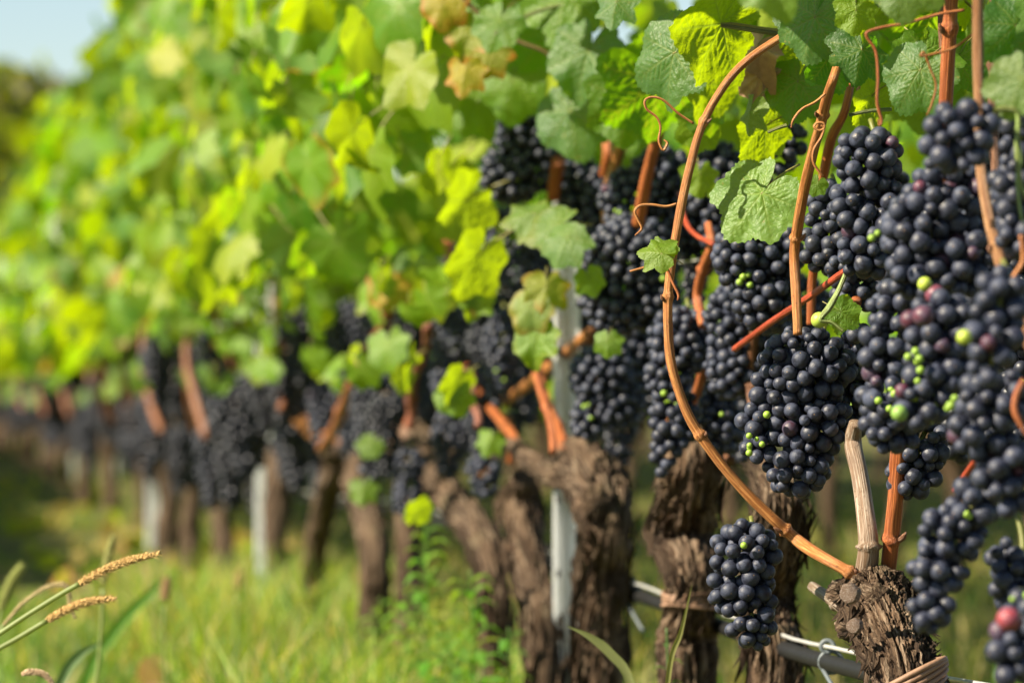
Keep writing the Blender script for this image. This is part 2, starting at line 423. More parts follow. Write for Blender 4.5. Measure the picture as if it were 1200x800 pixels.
# low leaf for joined masses : 9-gon, folded, 2 halves
lo_th = np.radians([0, 28, 52, 78, 105, 150, 210, 255, 282, 308, 332])
lo_r = np.array([1, .72, .95, .68, .82, .6, .6, .82, .68, .95, .72])/1.8
LOV = np.vstack([[0, 0, 0], np.stack([lo_r*np.sin(lo_th), lo_r*np.cos(lo_th), -.16*np.abs(lo_r*np.sin(lo_th))-.2*np.clip(lo_r*np.cos(lo_th), 0, 1)**2], -1)])
LOF = np.array([[0, (i % 11)+1, ((i+1) % 11)+1] for i in range(11)])[:, ::-1]
def leaf_mass(n, sampler, size=(.06, .12), nrm=(-1, -.1, .45), spread=.8, cols=None):
    Vs = np.zeros((n, 12, 3), np.float32); C = np.zeros((n, 12, 4), np.float32); C[..., 3] = 1
    for i in range(n):
        o = sampler()
        nn = Vector(nrm)+Vector(rng.normal(0, spread, 3)); t = Vector((rng.normal(0, .5), rng.normal(0, .5), -1))
        m = np.array(leaf_mat(o, t, nn, rng.uniform(*size)))
        Vs[i] = LOV@m[:3, :3].T+m[:3, 3]
        c = rgreen() if cols is None else (*random.choice(cols), 1); C[i, :, :3] = c[:3]
        if cols is None and c[3] < .5: C[i, :, :3] = (.40, .24, .03)
    Fc = (LOF[None]+np.arange(n)[:, None, None]*12).reshape(-1, 3)
    return mesh('foliage', Vs.reshape(-1, 3), Fc, M_LMASS, attrs={'lc': ('FLOAT_COLOR', C.reshape(-1, 4))})

# ------------------------------------------------------------------ grape berries
def ico(sub):
    import bmesh
    bm = bmesh.new(); bmesh.ops.create_icosphere(bm, subdivisions=sub, radius=1)
    V = np.array([v.co[:] for v in bm.verts]); Fc = np.array([[v.index for v in f.verts] for f in bm.faces]); bm.free()
    return V, Fc
IV3, IF3 = ico(3); IV2, IF2 = ico(2); IV1, IF1 = ico(1)
def berry_mesh(i):
    g = np.random.default_rng(50+i); V = IV3.copy(); V[:, 2] *= g.uniform(.96, 1.08); V[:, 0] *= g.uniform(.92, 1.03); V[:, 1] *= g.uniform(.95, 1.03)
    V[:, 2] -= .05*np.exp(-((V[:, 0]**2+V[:, 1]**2)/.02))*(V[:, 2] > 0)
    return mesh('grape', V, IF3, M_GRAPE)
BM = [berry_mesh(i) for i in range(5)]
BLO = mesh('grape', IV2, IF2, M_GRAPE)
def gcol(purple=.02, green=.004):
    q = random.random(); k = random.uniform(.7, 1.3)
    if q < green: return (.30, .42, .05, .12)
    if q < green+purple: return (.10*k, .022*k, .04*k, .6)
    if q < green+purple*2.8: return (.055*k, .022*k, .038*k, .6)
    return (.012*k, .013*k, .024*k, random.uniform(.62, 1.))
def pack(lumps, r0, maxn=260, inner=True, front=None):
    """lumps: list of (center vec, rx, ry(depth), rz) -> list of (pos, r, outward)"""
    pos = np.zeros((0, 3)); rad = np.zeros(0); outv = []
    for layer in ((0, 1) if inner else (0,)):
        for ci, (c, rx, ry, rz) in enumerate(lumps):
            area = 4*PI*(((rx*ry)**1.6+(rx*rz)**1.6+(ry*rz)**1.6)/3)**(1/1.6)
            tries = int(area/(r0*r0)*(16 if layer == 0 else 5))
            for _ in range(tries):
                d = rng.normal(size=3); d /= np.linalg.norm(d)
                r = r0*rng.uniform(.86, 1.13)*(1 if rng.random() > .06 else .72)
                off = r*(.9 if layer == 0 else 2.7)
                ax = np.array([max(rx-off, .1*r0), max(ry-off, .1*r0), max(rz-off, .1*r0)])
                l = d*ax*(1+rng.normal(0, .035))
                p = c+R_*l[0]+F_*l[1]+U_*l[2]
                if front is not None and l[1] > front*ry: continue
                bad = False
                for cj, (c2, a2, b2, e2) in enumerate(lumps):
                    if cj == ci: continue
                    q = p-c2; q = np.array([q@R_/a2, q@F_/b2, q@U_/e2])
                    if q@q < ((1-1.15*r0/min(a2, e2))**2 if layer == 0 else .1): bad = True; break
                if bad: continue
                if len(pos):
                    dd = np.linalg.norm(pos-p, axis=1)
                    if np.any(dd < (rad+r)*.81): continue
                pos = np.vstack([pos, p]); rad = np.append(rad, r)
                o = R_*d[0]+F_*d[1]+U_*(d[2]); outv.append(o)
                if len(pos) >= maxn: return pos, rad, outv
    return pos, rad, outv
R_ = np.array(R); F_ = np.array((F.x, F.y, 0)); F_ /= np.linalg.norm(F_); U_ = np.array([0, 0, 1.])
def place_berry(name, par, p, r, o, me, col):
    q = Vector(o)+Vector(rng.normal(0, .35, 3)); rot = q.to_track_quat('Z', 'Y').to_matrix().to_4x4()
    m = rot @ Matrix.Scale(r, 4); m.translation = Vector(p)
    return put(name, me, par, mat4=m, color=col)
NB_TOTAL = 0
def bunch(lumps_px, label, X=.66, dz=0., r0=.0063, purple=.04, green=.004, stem=None, group=None, greens=(), inner=True, depth=.85, front=.55):
    """hero bunch: lumps_px = [(px,py,rx,ry[,dz])] in photo pixels, at the row surface X (+dz metres further along the view)"""
    global NB_TOTAL
    l0 = lumps_px[0]; Z0 = Zr(l0[0], X)+dz; L = []
    for q in lumps_px:
        Z = Z0+(q[4] if len(q) > 4 else 0.); s = Z/FPX
        L.append((np.array(P(q[0], q[1], Z)), q[2]*s, min(q[2], q[3])*s*depth, q[3]*s))
    top = Vector(L[0][0])+Vector((0, 0, L[0][3]))
    e = empty('grape_bunch', top); tag(e, label, 'grape bunch', group or 'ripe grape bunches hanging in the fruit zone')
    pos, rad, outv = pack(L, r0, 290, inner, front)
    for p, r, o in zip(pos, rad, outv):
        place_berry('grape', e, p, r, o, random.choice(BM), gcol(purple, green)); NB_TOTAL += 1
    # stem
    st = stem or (l0[0]+random.uniform(-12, 12), l0[1]-l0[3]-28)
    a = P(st[0], st[1], Z0+.02); b_ = Vector(L[0][0])
    tube('stem', [a, a.lerp(b_, .5)+R*.004, b_, Vector(L[-1][0])], [.0017, .0019, .0018, .0012], M_GREEN, e, 7, 14, (.22, .24, .06, 1))
    for gx, gy, n in greens:
        for _ in range(n):
            p = P(gx+random.uniform(-11, 11), gy+random.uniform(-9, 9), Z0-L[0][2]-random.uniform(-.006, .004))
            place_berry('unripe_grape', e, p, random.uniform(.0016, .0030), (0, -1, 0), BLO, (.24, .38, .04, .12))
    return e
# ================================================================== the vines of the near row
ROW = .70
VINES = {}
def vine_root(px, X, label, group='old vines of the near row'):
    p = PX(px, 600, X); e = empty('grape_vine', (p.x, p.y, 0)); tag(e, label, 'grape vine', group); return e
def trunk(e, prof, X, k=72, n=120, rough=.22, head=.35, seed=1., name='trunk', ground_=True):
    pts = [(*PX(a, b, X), w/2*Zr(a, X)/FPX*.92) for a, b, w in prof]
    if ground_:
        x, y, z, r = pts[-1]; pts.append((x, y+.02, z*.4, r)); pts.append((x, y, -.03, r*1.25))
    q = smoothpath(pts, n); sd0 = seed*13.1
    def disp(ang, s, t, r):
        out = np.zeros(len(ang))
        tw = s*4.0
        for i, a in enumerate(ang):
            c, s_ = math.cos(a+tw), math.sin(a+tw)
            rid = 1-abs(mn.fractal(Vector((c*3.4+sd0, s_*3.4, s*8)), .7, 2.1, 4))*2.4
            fib = 1-abs(mn.fractal(Vector((c*11+sd0, s_*11, s*13)), .6, 2.1, 4))*3.0
            lump = mn.noise(Vector((c*1.1, s_*1.1, s*26+sd0)))+.6*mn.noise(Vector((c*2.2+9, s_*2.2, s*60+sd0)))
            hw = math.exp(-t*5.)
            out[i] = rough*(rid-.5)*.55+.13*fib+lump*(.10+head*hw)
        return out
    V, Fq, tc = tube_geo(q[:, :3], np.maximum(q[:, 3]*.85, .004), k, disp)
    me = mesh(name, V-np.array(e.location), Fq, M_BARK, attrs={'tc': ('FLOAT_VECTOR', tc)})
    o = bpy.data.objects.new(name, me); COL.objects.link(o); o.parent = e
    return q
def bark_strips(e, q, n, seed, tmax=.6):
    J = Join(); g = np.random.default_rng(seed); N = len(q)
    for _ in range(n):
        i0 = int(g.uniform(0, tmax)*N); L = int(g.uniform(.05, .14)*N)+3; a = g.uniform(0, 2*PI)
        w = g.uniform(.0008, .0036); pts = []
        peel = g.uniform(-.001, .010); tw = g.uniform(-.5, .5)
        for j in range(6):
            i = min(N-1, i0+int(L*j/5)); t = j/5; r = q[i, 3]*1.04+.001+peel*(2*t-1)**2
            aa = a+tw*t+q[i, 2]*8
            pts.append(q[i, :3]+np.array([math.cos(aa)*r, math.sin(aa)*r, 0]))
        pts = np.array(pts); side = np.array([-math.sin(a), math.cos(a), .2])
        ws = w*np.array([.3, 1, 1, .9, .7, .2]); th = np.array([math.cos(a), math.sin(a), 0])*.0006
        V = np.vstack([pts+side*ws[:, None], pts-side*ws[:, None], pts+th])
        Fq = [];
        for j in range(5): Fq += [[j, j+1, 12+j+1, 12+j], [12+j, 12+j+1, 6+j+1, 6+j]]
        J.add(V, np.array(Fq), np.tile([a*.02, w*8, 0], (18, 1))+pts.repeat(3, 0)*0.8)
    o = J.build('bark_strip', M_BARK, e, 'FLOAT_VECTOR', 'tc'); o['kind'] = 'stuff'
ORANGE = (.50, .20, .055, 1); RUST = (.42, .12, .032, 1); TAN = (.34, .19, .08, 1); RED = (.42, .06, .02, 1); OLIVE = (.20, .15, .06, 1); BROWN = (.17, .07, .03, 1); PALE = (.27, .20, .14, 1)
def cane(e, px, X, dz, col, name='cane', nodes=(), mat=None, k=14, wob=0):
    """px: [(x,y,w[,extra dz])]; Z measured from the row surface at each point, or fixed when X is None (dz = depth)"""
    pts = []
    for q in px:
        Z = (Zr(q[0], X)+dz if X else dz)+(q[3] if len(q) > 3 else 0)
        pts.append((*P(q[0], q[1], Z), q[2]/2*Z/FPX))
    n = max(24, len(px)*14); q = smoothpath(pts, n); rad = q[:, 3].copy()
    for t in nodes:
        rad = rad*(1+.42*np.exp(-((np.arange(n)/(n-1)-t)/(.9/n))**2))
    if len(nodes) > 2:
        nn = [0]+list(nodes)+[1]; tt = np.arange(n)/(n-1)
        for a_, (t0, t1) in enumerate(zip(nn, nn[1:])):
            if t1-t0 < .05: continue
            m_ = (tt >= t0) & (tt <= t1); q[m_, :3] += np.array(R)*(.0022*(-1)**a_*np.sin(PI*(tt[m_]-t0)/(t1-t0)))[:, None]
    for a_, t_ in enumerate(nodes):
        if mat is not None: continue
        kk = min(n-2, int(t_*(n-1))); c_ = Vector(q[kk, :3]); sgn = (-1)**a_; rr_ = q[kk, 3]
        sdv = (R*sgn*.8-F*.6).normalized(); ax = (Vector(q[kk+1, :3])-c_).normalized(); b0 = c_+sdv*rr_*.9
        tube('bud', [b0, b0+(sdv+ax*.5)*rr_*.7, b0+(sdv+ax)*rr_*1.1], [rr_*.5, rr_*.42, rr_*.08], M_CANE, e, 8, 7, (.22, .10, .05, 1))
    def disp(ang, s, t, r):
        return np.array([.10*mn.noise(Vector((math.cos(a)*2, math.sin(a)*2, s*45+r*900)))+.05*mn.noise(Vector((math.cos(a)*5, math.sin(a)*5, s*12))) for a in ang])
    V, Fq, tc = tube_geo(q[:, :3], rad, k, disp)
    me = mesh(name, V-np.array(e.location), Fq, mat or M_CANE, attrs={'tc': ('FLOAT_VECTOR', tc)})
    o = bpy.data.objects.new(name, me); COL.objects.link(o); o.parent = e; o.color = col
    return q
def tie(e, px, py, w, X, tilt=0., strands=4, col=None):
    Z = Zr(px, X); c = P(px, py, Z); r = w/2*Z/FPX; J = Join()
    for s in range(strands):
        pts = []
        for a in np.linspace(0, 2*PI, 29):
            rr = r*(1.04+.03*math.sin(3*a+s)); pts.append(c+R*math.cos(a)*rr+Vector((F.x, F.y, 0))*math.sin(a)*rr+Vector((0, 0, (s-strands/2)*.0034+tilt*math.cos(a)*rr+.0015*math.sin(2*a+s))))
        V, Fq, tc = tube_geo([tuple(p) for p in pts], .0021, 6); J.add(V, Fq)
    return J.build('tie', M_TIE, e)
def tendril(e, px, Z, r=.0008, col=ORANGE):
    pts = [(*P(q[0], q[1], Z+(q[2] if len(q) > 2 else 0)),) for q in px]
    o = tube('tendril', pts, [r]*(len(pts)-1)+[r*.5], M_CANE, e, 6, len(pts)*7); o.color = col; return o

# -- nearest vine (right)
v1 = vine_root(1055, .70, 'shaggy near vine stump with cut knobs and three canes at the lower right')
q = trunk(v1, [(1024, 668, 40), (1026, 686, 84), (1032, 715, 92), (1046, 755, 86), (1060, 800, 84), (1066, 900, 80), (1060, 1000, 78)], .70, 180, 330, .24, .24, 1.)
bark_strips(v1, q, 260, 3, .42)
trunk(v1, [(1030, 700, 40), (1000, 692, 44), (984, 694, 38), (978, 695, 12)], .693, 44, 26, .25, .1, 5., 'knob', False)
trunk(v1, [(1030, 735, 44), (1006, 732, 46), (994, 733, 40), (989, 734, 10)], .693, 44, 26, .3, .1, 6., 'knob', False)
def cut_face(e, px, py, Z, rpx):
    c = P(px, py, Z); rr = rpx*Z/FPX; d = (-F-R*.5).normalized()
    return tube('cut_face', [c-d*rr*.8, c, c+d*rr*.15, c+d*rr*.2], [rr*1.1, rr, rr*.85, rr*.3], M_DEAD, e, 18, 8, (.20, .14, .10, 1), disp=lambda a, s_, t, q_: np.array([.28*mn.noise(Vector((math.cos(x)*1.5, math.sin(x)*1.5, px*.3))) for x in a]))
cut_face(v1, 994, 695, 2.97, 11); cut_face(v1, 1000, 733, 2.97, 8.5); pass
cane(v1, [(1000, 722, 14), (985, 710, 15), (972, 700, 14), (952, 687, 12)], .688, 0, PALE, 'dead_stub', (.45,), M_DEAD)
cane(v1, [(1015, 682, 14, -.06), (975, 657, 13.5, -.05), (940, 635, 14.5), (905, 608, 13), (870, 576, 12.5), (840, 540, 12), (815, 500, 12), (800, 462, 11.5), (788, 415, 11.5), (783, 350, 11), (786, 300, 10.5), (795, 240, 10.5), (806, 195, 10), (822, 148, 9.5), (850, 103, 9.5), (880, 70, 9.5), (918, 42, 9)], None, 3.12, ORANGE, 'cane', (.03, .16, .36, .565, .82), k=20)
cane(v1, [(845, 30, 5), (880, 35, 5.5), (912, 40, 6.5)], None, 3.16, (.13, .13, .04, 1), 'leaf_stalk')
cane(v1, [(1014, 676, 26), (1018, 640, 24), (1014, 600, 22), (1008, 560, 20), (1000, 520, 21), (1003, 495, 16)], .695, 0, (.30, .21, .14, 1), 'dead_spur', (.2,), M_DEAD, 22)
cane(v1, [(1040, 678, 19), (1044, 640, 19), (1049, 590, 18.5), (1052, 545, 20), (1056, 500, 19), (1070, 420, 19), (1085, 330, 19), (1100, 220, 18), (1108, 120, 17), (1112, 50, 17), (1117, -40, 16)], .70, .05, RUST, 'cane', (.12, .92), k=20)
cane(v1, [(1146, -40, 14), (1146, 60, 13), (1148, 130, 13), (1149, 190, 13), (1157, 245, 13.5), (1168, 292, 14), (1182, 335, 14), (1200, 385, 14), (1222, 440, 15)], .655, 0, (.30, .14, .05, 1), 'cane', (.3, .62), k=20)
cane(v1, [(1166, -30, 13), (1165, 60, 13), (1164, 140, 13), (1168, 220, 13)], .70, .05, BROWN, 'cane', (.4,))
cane(v1, [(1104, -30, 8), (1103, 30, 8), (1106, 80, 8)], .70, .12, BROWN, 'cane')
cane(v1, [(935, 392, 11), (933, 345, 11.5), (931, 300, 12), (935, 265, 12.5), (942, 225, 12.5), (951, 185, 12.5), (961, 148, 12.5), (969, 115, 12), (978, 88, 11), (990, 50, 10, .12)], .655, -.02, ORANGE, 'cane', (.29, .71), k=20)
cane(v1, [(861, 409, 7.5), (900, 380, 8), (945, 350, 8), (992, 317, 8.5)], .665, .06, RED, 'cane', ())
cane(v1, [(1119, 574, 8), (1132, 556, 8), (1146, 536, 8)], .66, .05, RED, 'cane')
cane(v1, [(1004, 350, 12), (998, 390, 12), (990, 432, 13), (985, 480, 12)], .70, .06, RUST, 'cane')
cane(v1, [(1000, 80, 10, .06), (990, 130, 10), (975, 160, 12), (966, 200, 12), (960, 235, 11)], .70, .12, RUST, 'cane')
cane(v1, [(1008, 95, 9), (1010, 140, 9), (1020, 160, 8)], .70, .1, TAN, 'cane')
cane(v1, [(957, 300, 11), (952, 330, 11), (950, 380, 10)], .70, .10, RUST, 'cane')
# canes crossing at the top right
tendril(v1, [(1130, 12), (1100, 17), (1060, 28), (1040, 31), (1018, 37), (1016, 44), (1026, 60), (1029, 90), (1028, 120), (1033, 140), (1031, 147), (1029, 140)], 2.75, .0010, (.40, .12, .03, 1))
tendril(v1, [(1140, 40), (1120, 55), (1100, 62), (1080, 66), (1083, 62), (1090, 80), (1097, 100), (1092, 122), (1086, 135)], 2.72, .0008, (.40, .14, .03, 1))
tendril(v1, [(967, 110), (955, 120), (940, 128), (930, 140), (927, 150)], 2.98, .0009)
tendril(v1, [(962, 147), (966, 150), (960, 153), (954, 149), (958, 144), (966, 146), (963, 160), (954, 175), (953, 190), (962, 204), (965, 206)], 2.93, .0009)
tendril(v1, [(1190, 150), (1194, 170), (1196, 190), (1192, 210), (1196, 250), (1200, 262)], 2.5, .0012, (.22, .30, .08, 1))
tendril(v1, [(1200, 445), (1192, 460), (1189, 478), (1194, 492), (1204, 510)], 2.45, .0022, (.40, .12, .04, 1))
tendril(v1, [(1197, 275), (1199, 305), (1188, 325), (1190, 340), (1196, 352)], 2.45, .0016, (.40, .14, .04, 1))
tendril(v1, [(793, 239), (780, 242), (764, 240), (750, 241), (744, 248), (748, 258), (752, 268), (744, 276)], 3.10, .0010)
tendril(v1, [(813, 145), (795, 133), (778, 118), (765, 114), (756, 118), (758, 128), (770, 138), (774, 150), (772, 165), (777, 176), (782, 168), (778, 164)], 3.10, .0010)
tendril(v1, [(780, 310), (788, 330), (795, 345), (794, 352)], 3.10, .0012, (.40, .12, .04, 1))
tendril(v1, [(738, 318), (760, 312), (775, 310)], 3.10, .0008)
tie(v1, 1064, 797, 84, .70, .45, 5)
# -- second vine
v2 = vine_root(905, .74, 'second vine from the right, peeling trunk bound to the hose wire')
q = trunk(v2, [(893, 540, 36), (905, 560, 52), (916, 590, 66), (910, 640, 72), (898, 690, 62), (900, 730, 66), (908, 770, 72), (908, 850, 72), (905, 1000, 70)], .74, 90, 170, .26, .28, 2.)
bark_strips(v2, q, 200, 5, .6)
cane(v2, [(900, 560, 22), (888, 500, 16), (880, 440, 13), (885, 380, 12), (890, 300, 12), (900, 200, 12), (905, 80, 11)], .74, 0, BROWN, nodes=(.3, .6))
tie(v2, 903, 752, 64, .74, .02, 5)
# -- third vine
v3 = vine_root(805, .72, 'third vine from the right, gnarled knotty head narrowing to a banded waist')
q = trunk(v3, [(800, 492, 30), (803, 512, 60), (812, 545, 84), (805, 590, 82), (796, 625, 84), (808, 665, 72), (812, 700, 66), (806, 740, 80), (806, 800, 82), (805, 950, 80)], .72, 90, 150, .3, .5, 3.)
bark_strips(v3, q, 120, 8, .5)
tie(v3, 811, 700, 66, .72, .0, 4)
cane(v3, [(782, 560, 18), (778, 520, 14), (790, 490, 12), (812, 470, 11), (825, 425, 11), (827, 380, 11)], .72, 0, RUST, nodes=(.5,))
cane(v3, [(824, 382, 11), (818, 345, 12), (826, 310, 12), (834, 288, 12), (830, 262, 9)], .70, .04, RUST, nodes=(.45,))
cane(v3, [(836, 286, 6), (815, 275, 5.5), (803, 258, 6), (797, 226, 6)], .69, .02, RED)
cane(v3, [(856, 540, 12), (846, 510, 12), (850, 480, 10), (838, 450, 8)], .72, .12, BROWN, 'dead_spur', (), M_DEAD)
# -- fourth vine and its arm
v4 = vine_root(703, .71, 'straight thick vine just right of the near steel post, arm crossing over the post')
q = trunk(v4, [(668, 528, 40), (684, 545, 74), (704, 580, 84), (712, 620, 70), (706, 660, 64), (704, 720, 66), (703, 800, 66), (703, 900, 66)], .715, 72, 120, .26, .4, 4.)
bark_strips(v4, q, 150, 11, .7)
trunk(v4, [(700, 590, 46), (678, 566, 40), (652, 556, 38), (630, 546, 30), (610, 530, 28), (600, 514, 18)], .70, 70, 90, .36, .5, 7., 'arm', False)
tie(v4, 707, 637, 60, .715, .0, 3)
cane(v4, [(664, 535, 20), (655, 505, 13), (640, 470, 13), (628, 425, 12), (620, 380, 11)], .70, 0, RUST, nodes=(.3,))
cane(v4, [(600, 540, 13), (603, 515, 12), (585, 490, 11), (560, 460, 10), (548, 430, 9)], .70, 0, RUST, nodes=(.4,))
cane(v4, [(592, 470, 12), (620, 450, 13), (650, 425, 14), (690, 390, 12)], .72, .05, ORANGE)
cane(v4, [(690, 500, 14), (700, 440, 13), (694, 400, 12), (710, 340, 11), (716, 250, 11)], .73, .05, BROWN)
cane(v4, [(712, 262, 14), (712, 230, 14), (725, 180, 14), (738, 132, 15), (742, 100, 13)], .69, 0, ORANGE, nodes=(.3,))
cane(v4, [(748, 262, 16), (760, 200, 14), (773, 150, 14), (779, 110, 14)], .69, -.03, RUST)
cane(v4, [(709, 150, 12), (712, 180, 12), (708, 205, 12)], .70, .1, RUST)
cane(v4, [(655, 188, 16), (651, 210, 15), (648, 232, 15)], .68, .0, RUST)
cane(v4, [(800, 300, 9), (812, 235, 9), (826, 200, 9)], .75, .12, RUST)
# -- fifth, sixth ...
v5 = vine_root(630, .70, 'slim vine left of the near steel post with its rounded head under the arm')
q = trunk(v5, [(612, 560, 30), (608, 585, 54), (612, 620, 56), (620, 660, 52), (634, 720, 46), (638, 800, 46)], .70, 60, 90, .26, .4, 8.)
bark_strips(v5, q, 90, 12, .7)
tie(v5, 615, 640, 50, .70, 0, 2)
v6 = vine_root(578, .70, 'dark leaning vine bending right down to the tall weeds')
q = trunk(v6, [(470, 492, 30), (492, 520, 50), (512, 560, 46), (540, 598, 48), (568, 640, 46), (580, 700, 44), (580, 760, 42)], .70, 60, 110, .26, .4, 9.)
bark_strips(v6, q, 110, 13, .7)
cane(v6, [(480, 500, 16), (482, 460, 13), (490, 420, 12), (503, 385, 10)], .69, 0, RUST, nodes=(.4,))
cane(v6, [(470, 500, 30), (478, 525, 26), (462, 520, 22)], .69, -.05, (.25, .15, .1, 1))
cane(v6, [(570, 560, 16), (560, 500, 13), (556, 450, 12), (552, 400, 10)], .72, 0, BROWN)
cane(v6, [(535, 330, 10), (525, 280, 12), (520, 230, 12)], .69, .05, RUST)
for pp in ([(648, 530, 9), (640, 480, 8), (628, 420, 8), (622, 370, 7)],):
    cane(v5, pp, .66, 0, RUST, nodes=(.35, .7, .95))
for pp in ([(480, 500, 12), (482, 470, 11), (490, 430, 11), (504, 380, 10)], [(560, 500, 9), (556, 470, 9), (550, 430, 8)]):
    cane(v6, pp, .62, 0, (.26, .09, .05, 1), nodes=(.35, .7, .95))
v7 = vine_root(478, .73, 'thin blackish vine standing behind the tall weeds')
trunk(v7, [(470, 560, 24), (476, 620, 34), (478, 700, 38), (478, 800, 38)], .73, 40, 60, .25, .4, 10.)
v8 = vine_root(438, .70, 'pale brown vine left of the tall weeds, forked near its head')
trunk(v8, [(418, 540, 30), (424, 575, 46), (438, 640, 44), (438, 720, 44), (436, 780, 42)], .70, 48, 70, .25, .4, 11.)
cane(v8, [(400, 500, 20), (396, 470, 20), (380, 440, 16)], .70, 0, BROWN)
v9 = vine_root(364, .70, 'slender sunlit vine with a pale bare trunk, right of the bluish steel post')
trunk(v9, [(396, 520, 40), (390, 560, 36), (378, 600, 34), (368, 660, 33), (362, 740, 32)], .70, 40, 70, .2, .35, 12.)
for pp in ([(376, 525, 11), (392, 498, 12), (412, 455, 13), (438, 400, 14), (458, 360, 11)], [(330, 480, 9), (326, 440, 9), (330, 400, 8)]):
    cane(v9, pp, .60, 0, (.34, .12, .045, 1), nodes=(.35, .7, .95))
cane(v9, [(396, 524, 20), (360, 500, 17), (340, 470, 15), (330, 420, 13)], .70, 0, ORANGE)
NEAR = [v1, v2, v3, v4, v5, v6, v7, v8, v9]
ys = [v.location.y for v in NEAR]
# generic vines further along the row
def gen_trunk_mesh(seed, H=.40, r=.019):
    g = np.random.default_rng(seed); lean = g.uniform(-.05, .05); 
    pts = [(lean, g.uniform(-.06, .06), H, r*.9), (lean*.6, 0, H*.86, r*1.45), (g.uniform(-.01, .01), g.uniform(-.02, .02), H*.5, r), (0, 0, .1, r), (0, 0, -.03, r*1.3)]
    q = smoothpath(pts, 36)
    def disp(ang, s, t, rr): return np.array([.25*mn.fractal(Vector((math.cos(a)*1.6+seed, math.sin(a)*1.6, s*14)), .8, 2, 3)+.3*math.exp(-t*5)*mn.noise(Vector((math.cos(a), math.sin(a)+seed, s*30))) for a in ang])
    V, Fq, tc = tube_geo(q[:, :3], q[:, 3], 20, disp)
    return mesh('trunk', V, Fq, M_BARK, attrs={'tc': ('FLOAT_VECTOR', tc)})
TR = [gen_trunk_mesh(s, .38+.03*(s % 3), .020+.0025*(s % 4)) for s in range(5)]
def gen_cane_mesh(seed):
    g = np.random.default_rng(seed+90); a = g.uniform(-.16, .16)
    pts = [(0, 0, .38, .004), (g.uniform(-.03, .03), a*.6, .45, .004), (g.uniform(-.05, .05), a, .62, .0032), (g.uniform(-.05, .05), a*1.2, .95, .0026), (g.uniform(-.05, .05), a, 1.3, .0018)]
    q = smoothpath(pts, 20); V, Fq, tc = tube_geo(q[:, :3], q[:, 3], 7)
    return mesh('cane', V, Fq, M_CANE, attrs={'tc': ('FLOAT_VECTOR', tc)})
CN = [gen_cane_mesh(s) for s in range(6)]
def arm_mesh(seed):
    g = np.random.default_rng(seed+190); a = g.choice([-1, 1])*g.uniform(.08, .2)
    pts = [(0, 0, .36, .0085), (-.02, a*.5, .42+.03*g.random(), .0075), (-.03, a, .52+.05*g.random(), .006), (0, a*1.1, .66, .005)]
    q = smoothpath(pts, 18); V, Fq, tc = tube_geo(q[:, :3], q[:, 3], 7)
    return mesh('arm', V, Fq, M_CANE, attrs={'tc': ('FLOAT_VECTOR', tc)})
ARM = [arm_mesh(s) for s in range(6)]
def canopy_sampler(zmin=.56, zmax=1.42, hy=.34, cx=0., th=.20):
    def f():
        z = zmin+(zmax-zmin)*rng.random()**.95; y = rng.uniform(-hy, hy)
        bul = th*(1.05-.75*max(0, (z-.75)/.7)**1.5); sgn = rng.random()
        x = cx+(-bul if sgn < .55 else (bul if sgn < .8 else rng.uniform(-bul, bul)))+rng.normal(0, .035)
        return (x, y, z+rng.normal(0, .02))
    return f
FOL = [leaf_mass(1000, canopy_sampler(zmax=1.40, hy=.66)) for _ in range(4)]
YC = [(.10, .19, .015), (.20, .24, .015), (.30, .28, .02), (.36, .26, .03), (.14, .22, .02), (.09, .15, .05)]
FOLY = [leaf_mass(1000, canopy_sampler(zmax=1.36, hy=.66), cols=YC) for _ in range(2)]
FOLB = [leaf_mass(900, canopy_sampler(zmin=.42, hy=.42)) for _ in range(3)]
YSTART_GEN = ys[-1]+.55
def far_vine(x, y, label, group, i, fol=True, sx=1.):
    e = empty('grape_vine', (x, y, 0)); tag(e, label, 'grape vine', group)
    put('trunk', TR[i % 5], e, loc=(x, y, 0))
    for k in range(3): 
        c = put('cane', CN[(i*3+k) % 6], e, loc=(x+.01*k-.01, y, 0), color=random.choice([ORANGE, RUST, BROWN]))
    if x == ROW or abs(x-ROW) < .1:
        for k in range(2):
            c = put('arm', ARM[(i+k*3) % 6], e, loc=(x-.06-.07*k, y, 0), color=random.choice([(.26, .09, .04, 1), BROWN, BROWN, (.32, .13, .06, 1)]))
        for k in range(5):
            o = (x-rng.uniform(.08, .2), y+rng.uniform(-.28, .28), rng.uniform(.42, .58))
            add_leaf(e, o, (rng.normal(0, .5), rng.normal(0, .5), -1), (-1, -.4+rng.normal(0, .5), .4), rng.uniform(.04, .08), False)
    if fol:
        f = put('foliage', (FOLB[i % 3] if abs(x-ROW) > .3 else (FOLY[i % 2] if y > 17 else FOL[i % 4])), e, loc=(x, y, 0)); f['kind'] = 'stuff'
    return e
def add_leaf(e, o, tip, nrm, size, hi=None, col=None, var=None, name='leaf'):
    dist = (Vector(o)-CAM).dot(F)
    lib = HI if (hi if hi is not None else dist < 4.1) else MID
    me = lib[var if var is not None else random.randrange(len(lib))]
    return put(name, me, e, mat4=leaf_mat(o, tip, nrm, size), color=col or rgreen())
def in_view(p, m=60):
    d = Vector(p)-CAM; z = d.dot(F)
    if z < .5: return False
    x = 600+d.dot(R)/z*FPX; y = 400-d.dot(U)/z*FPX
    return -m < x < 1200+m and -m < y < 800+m
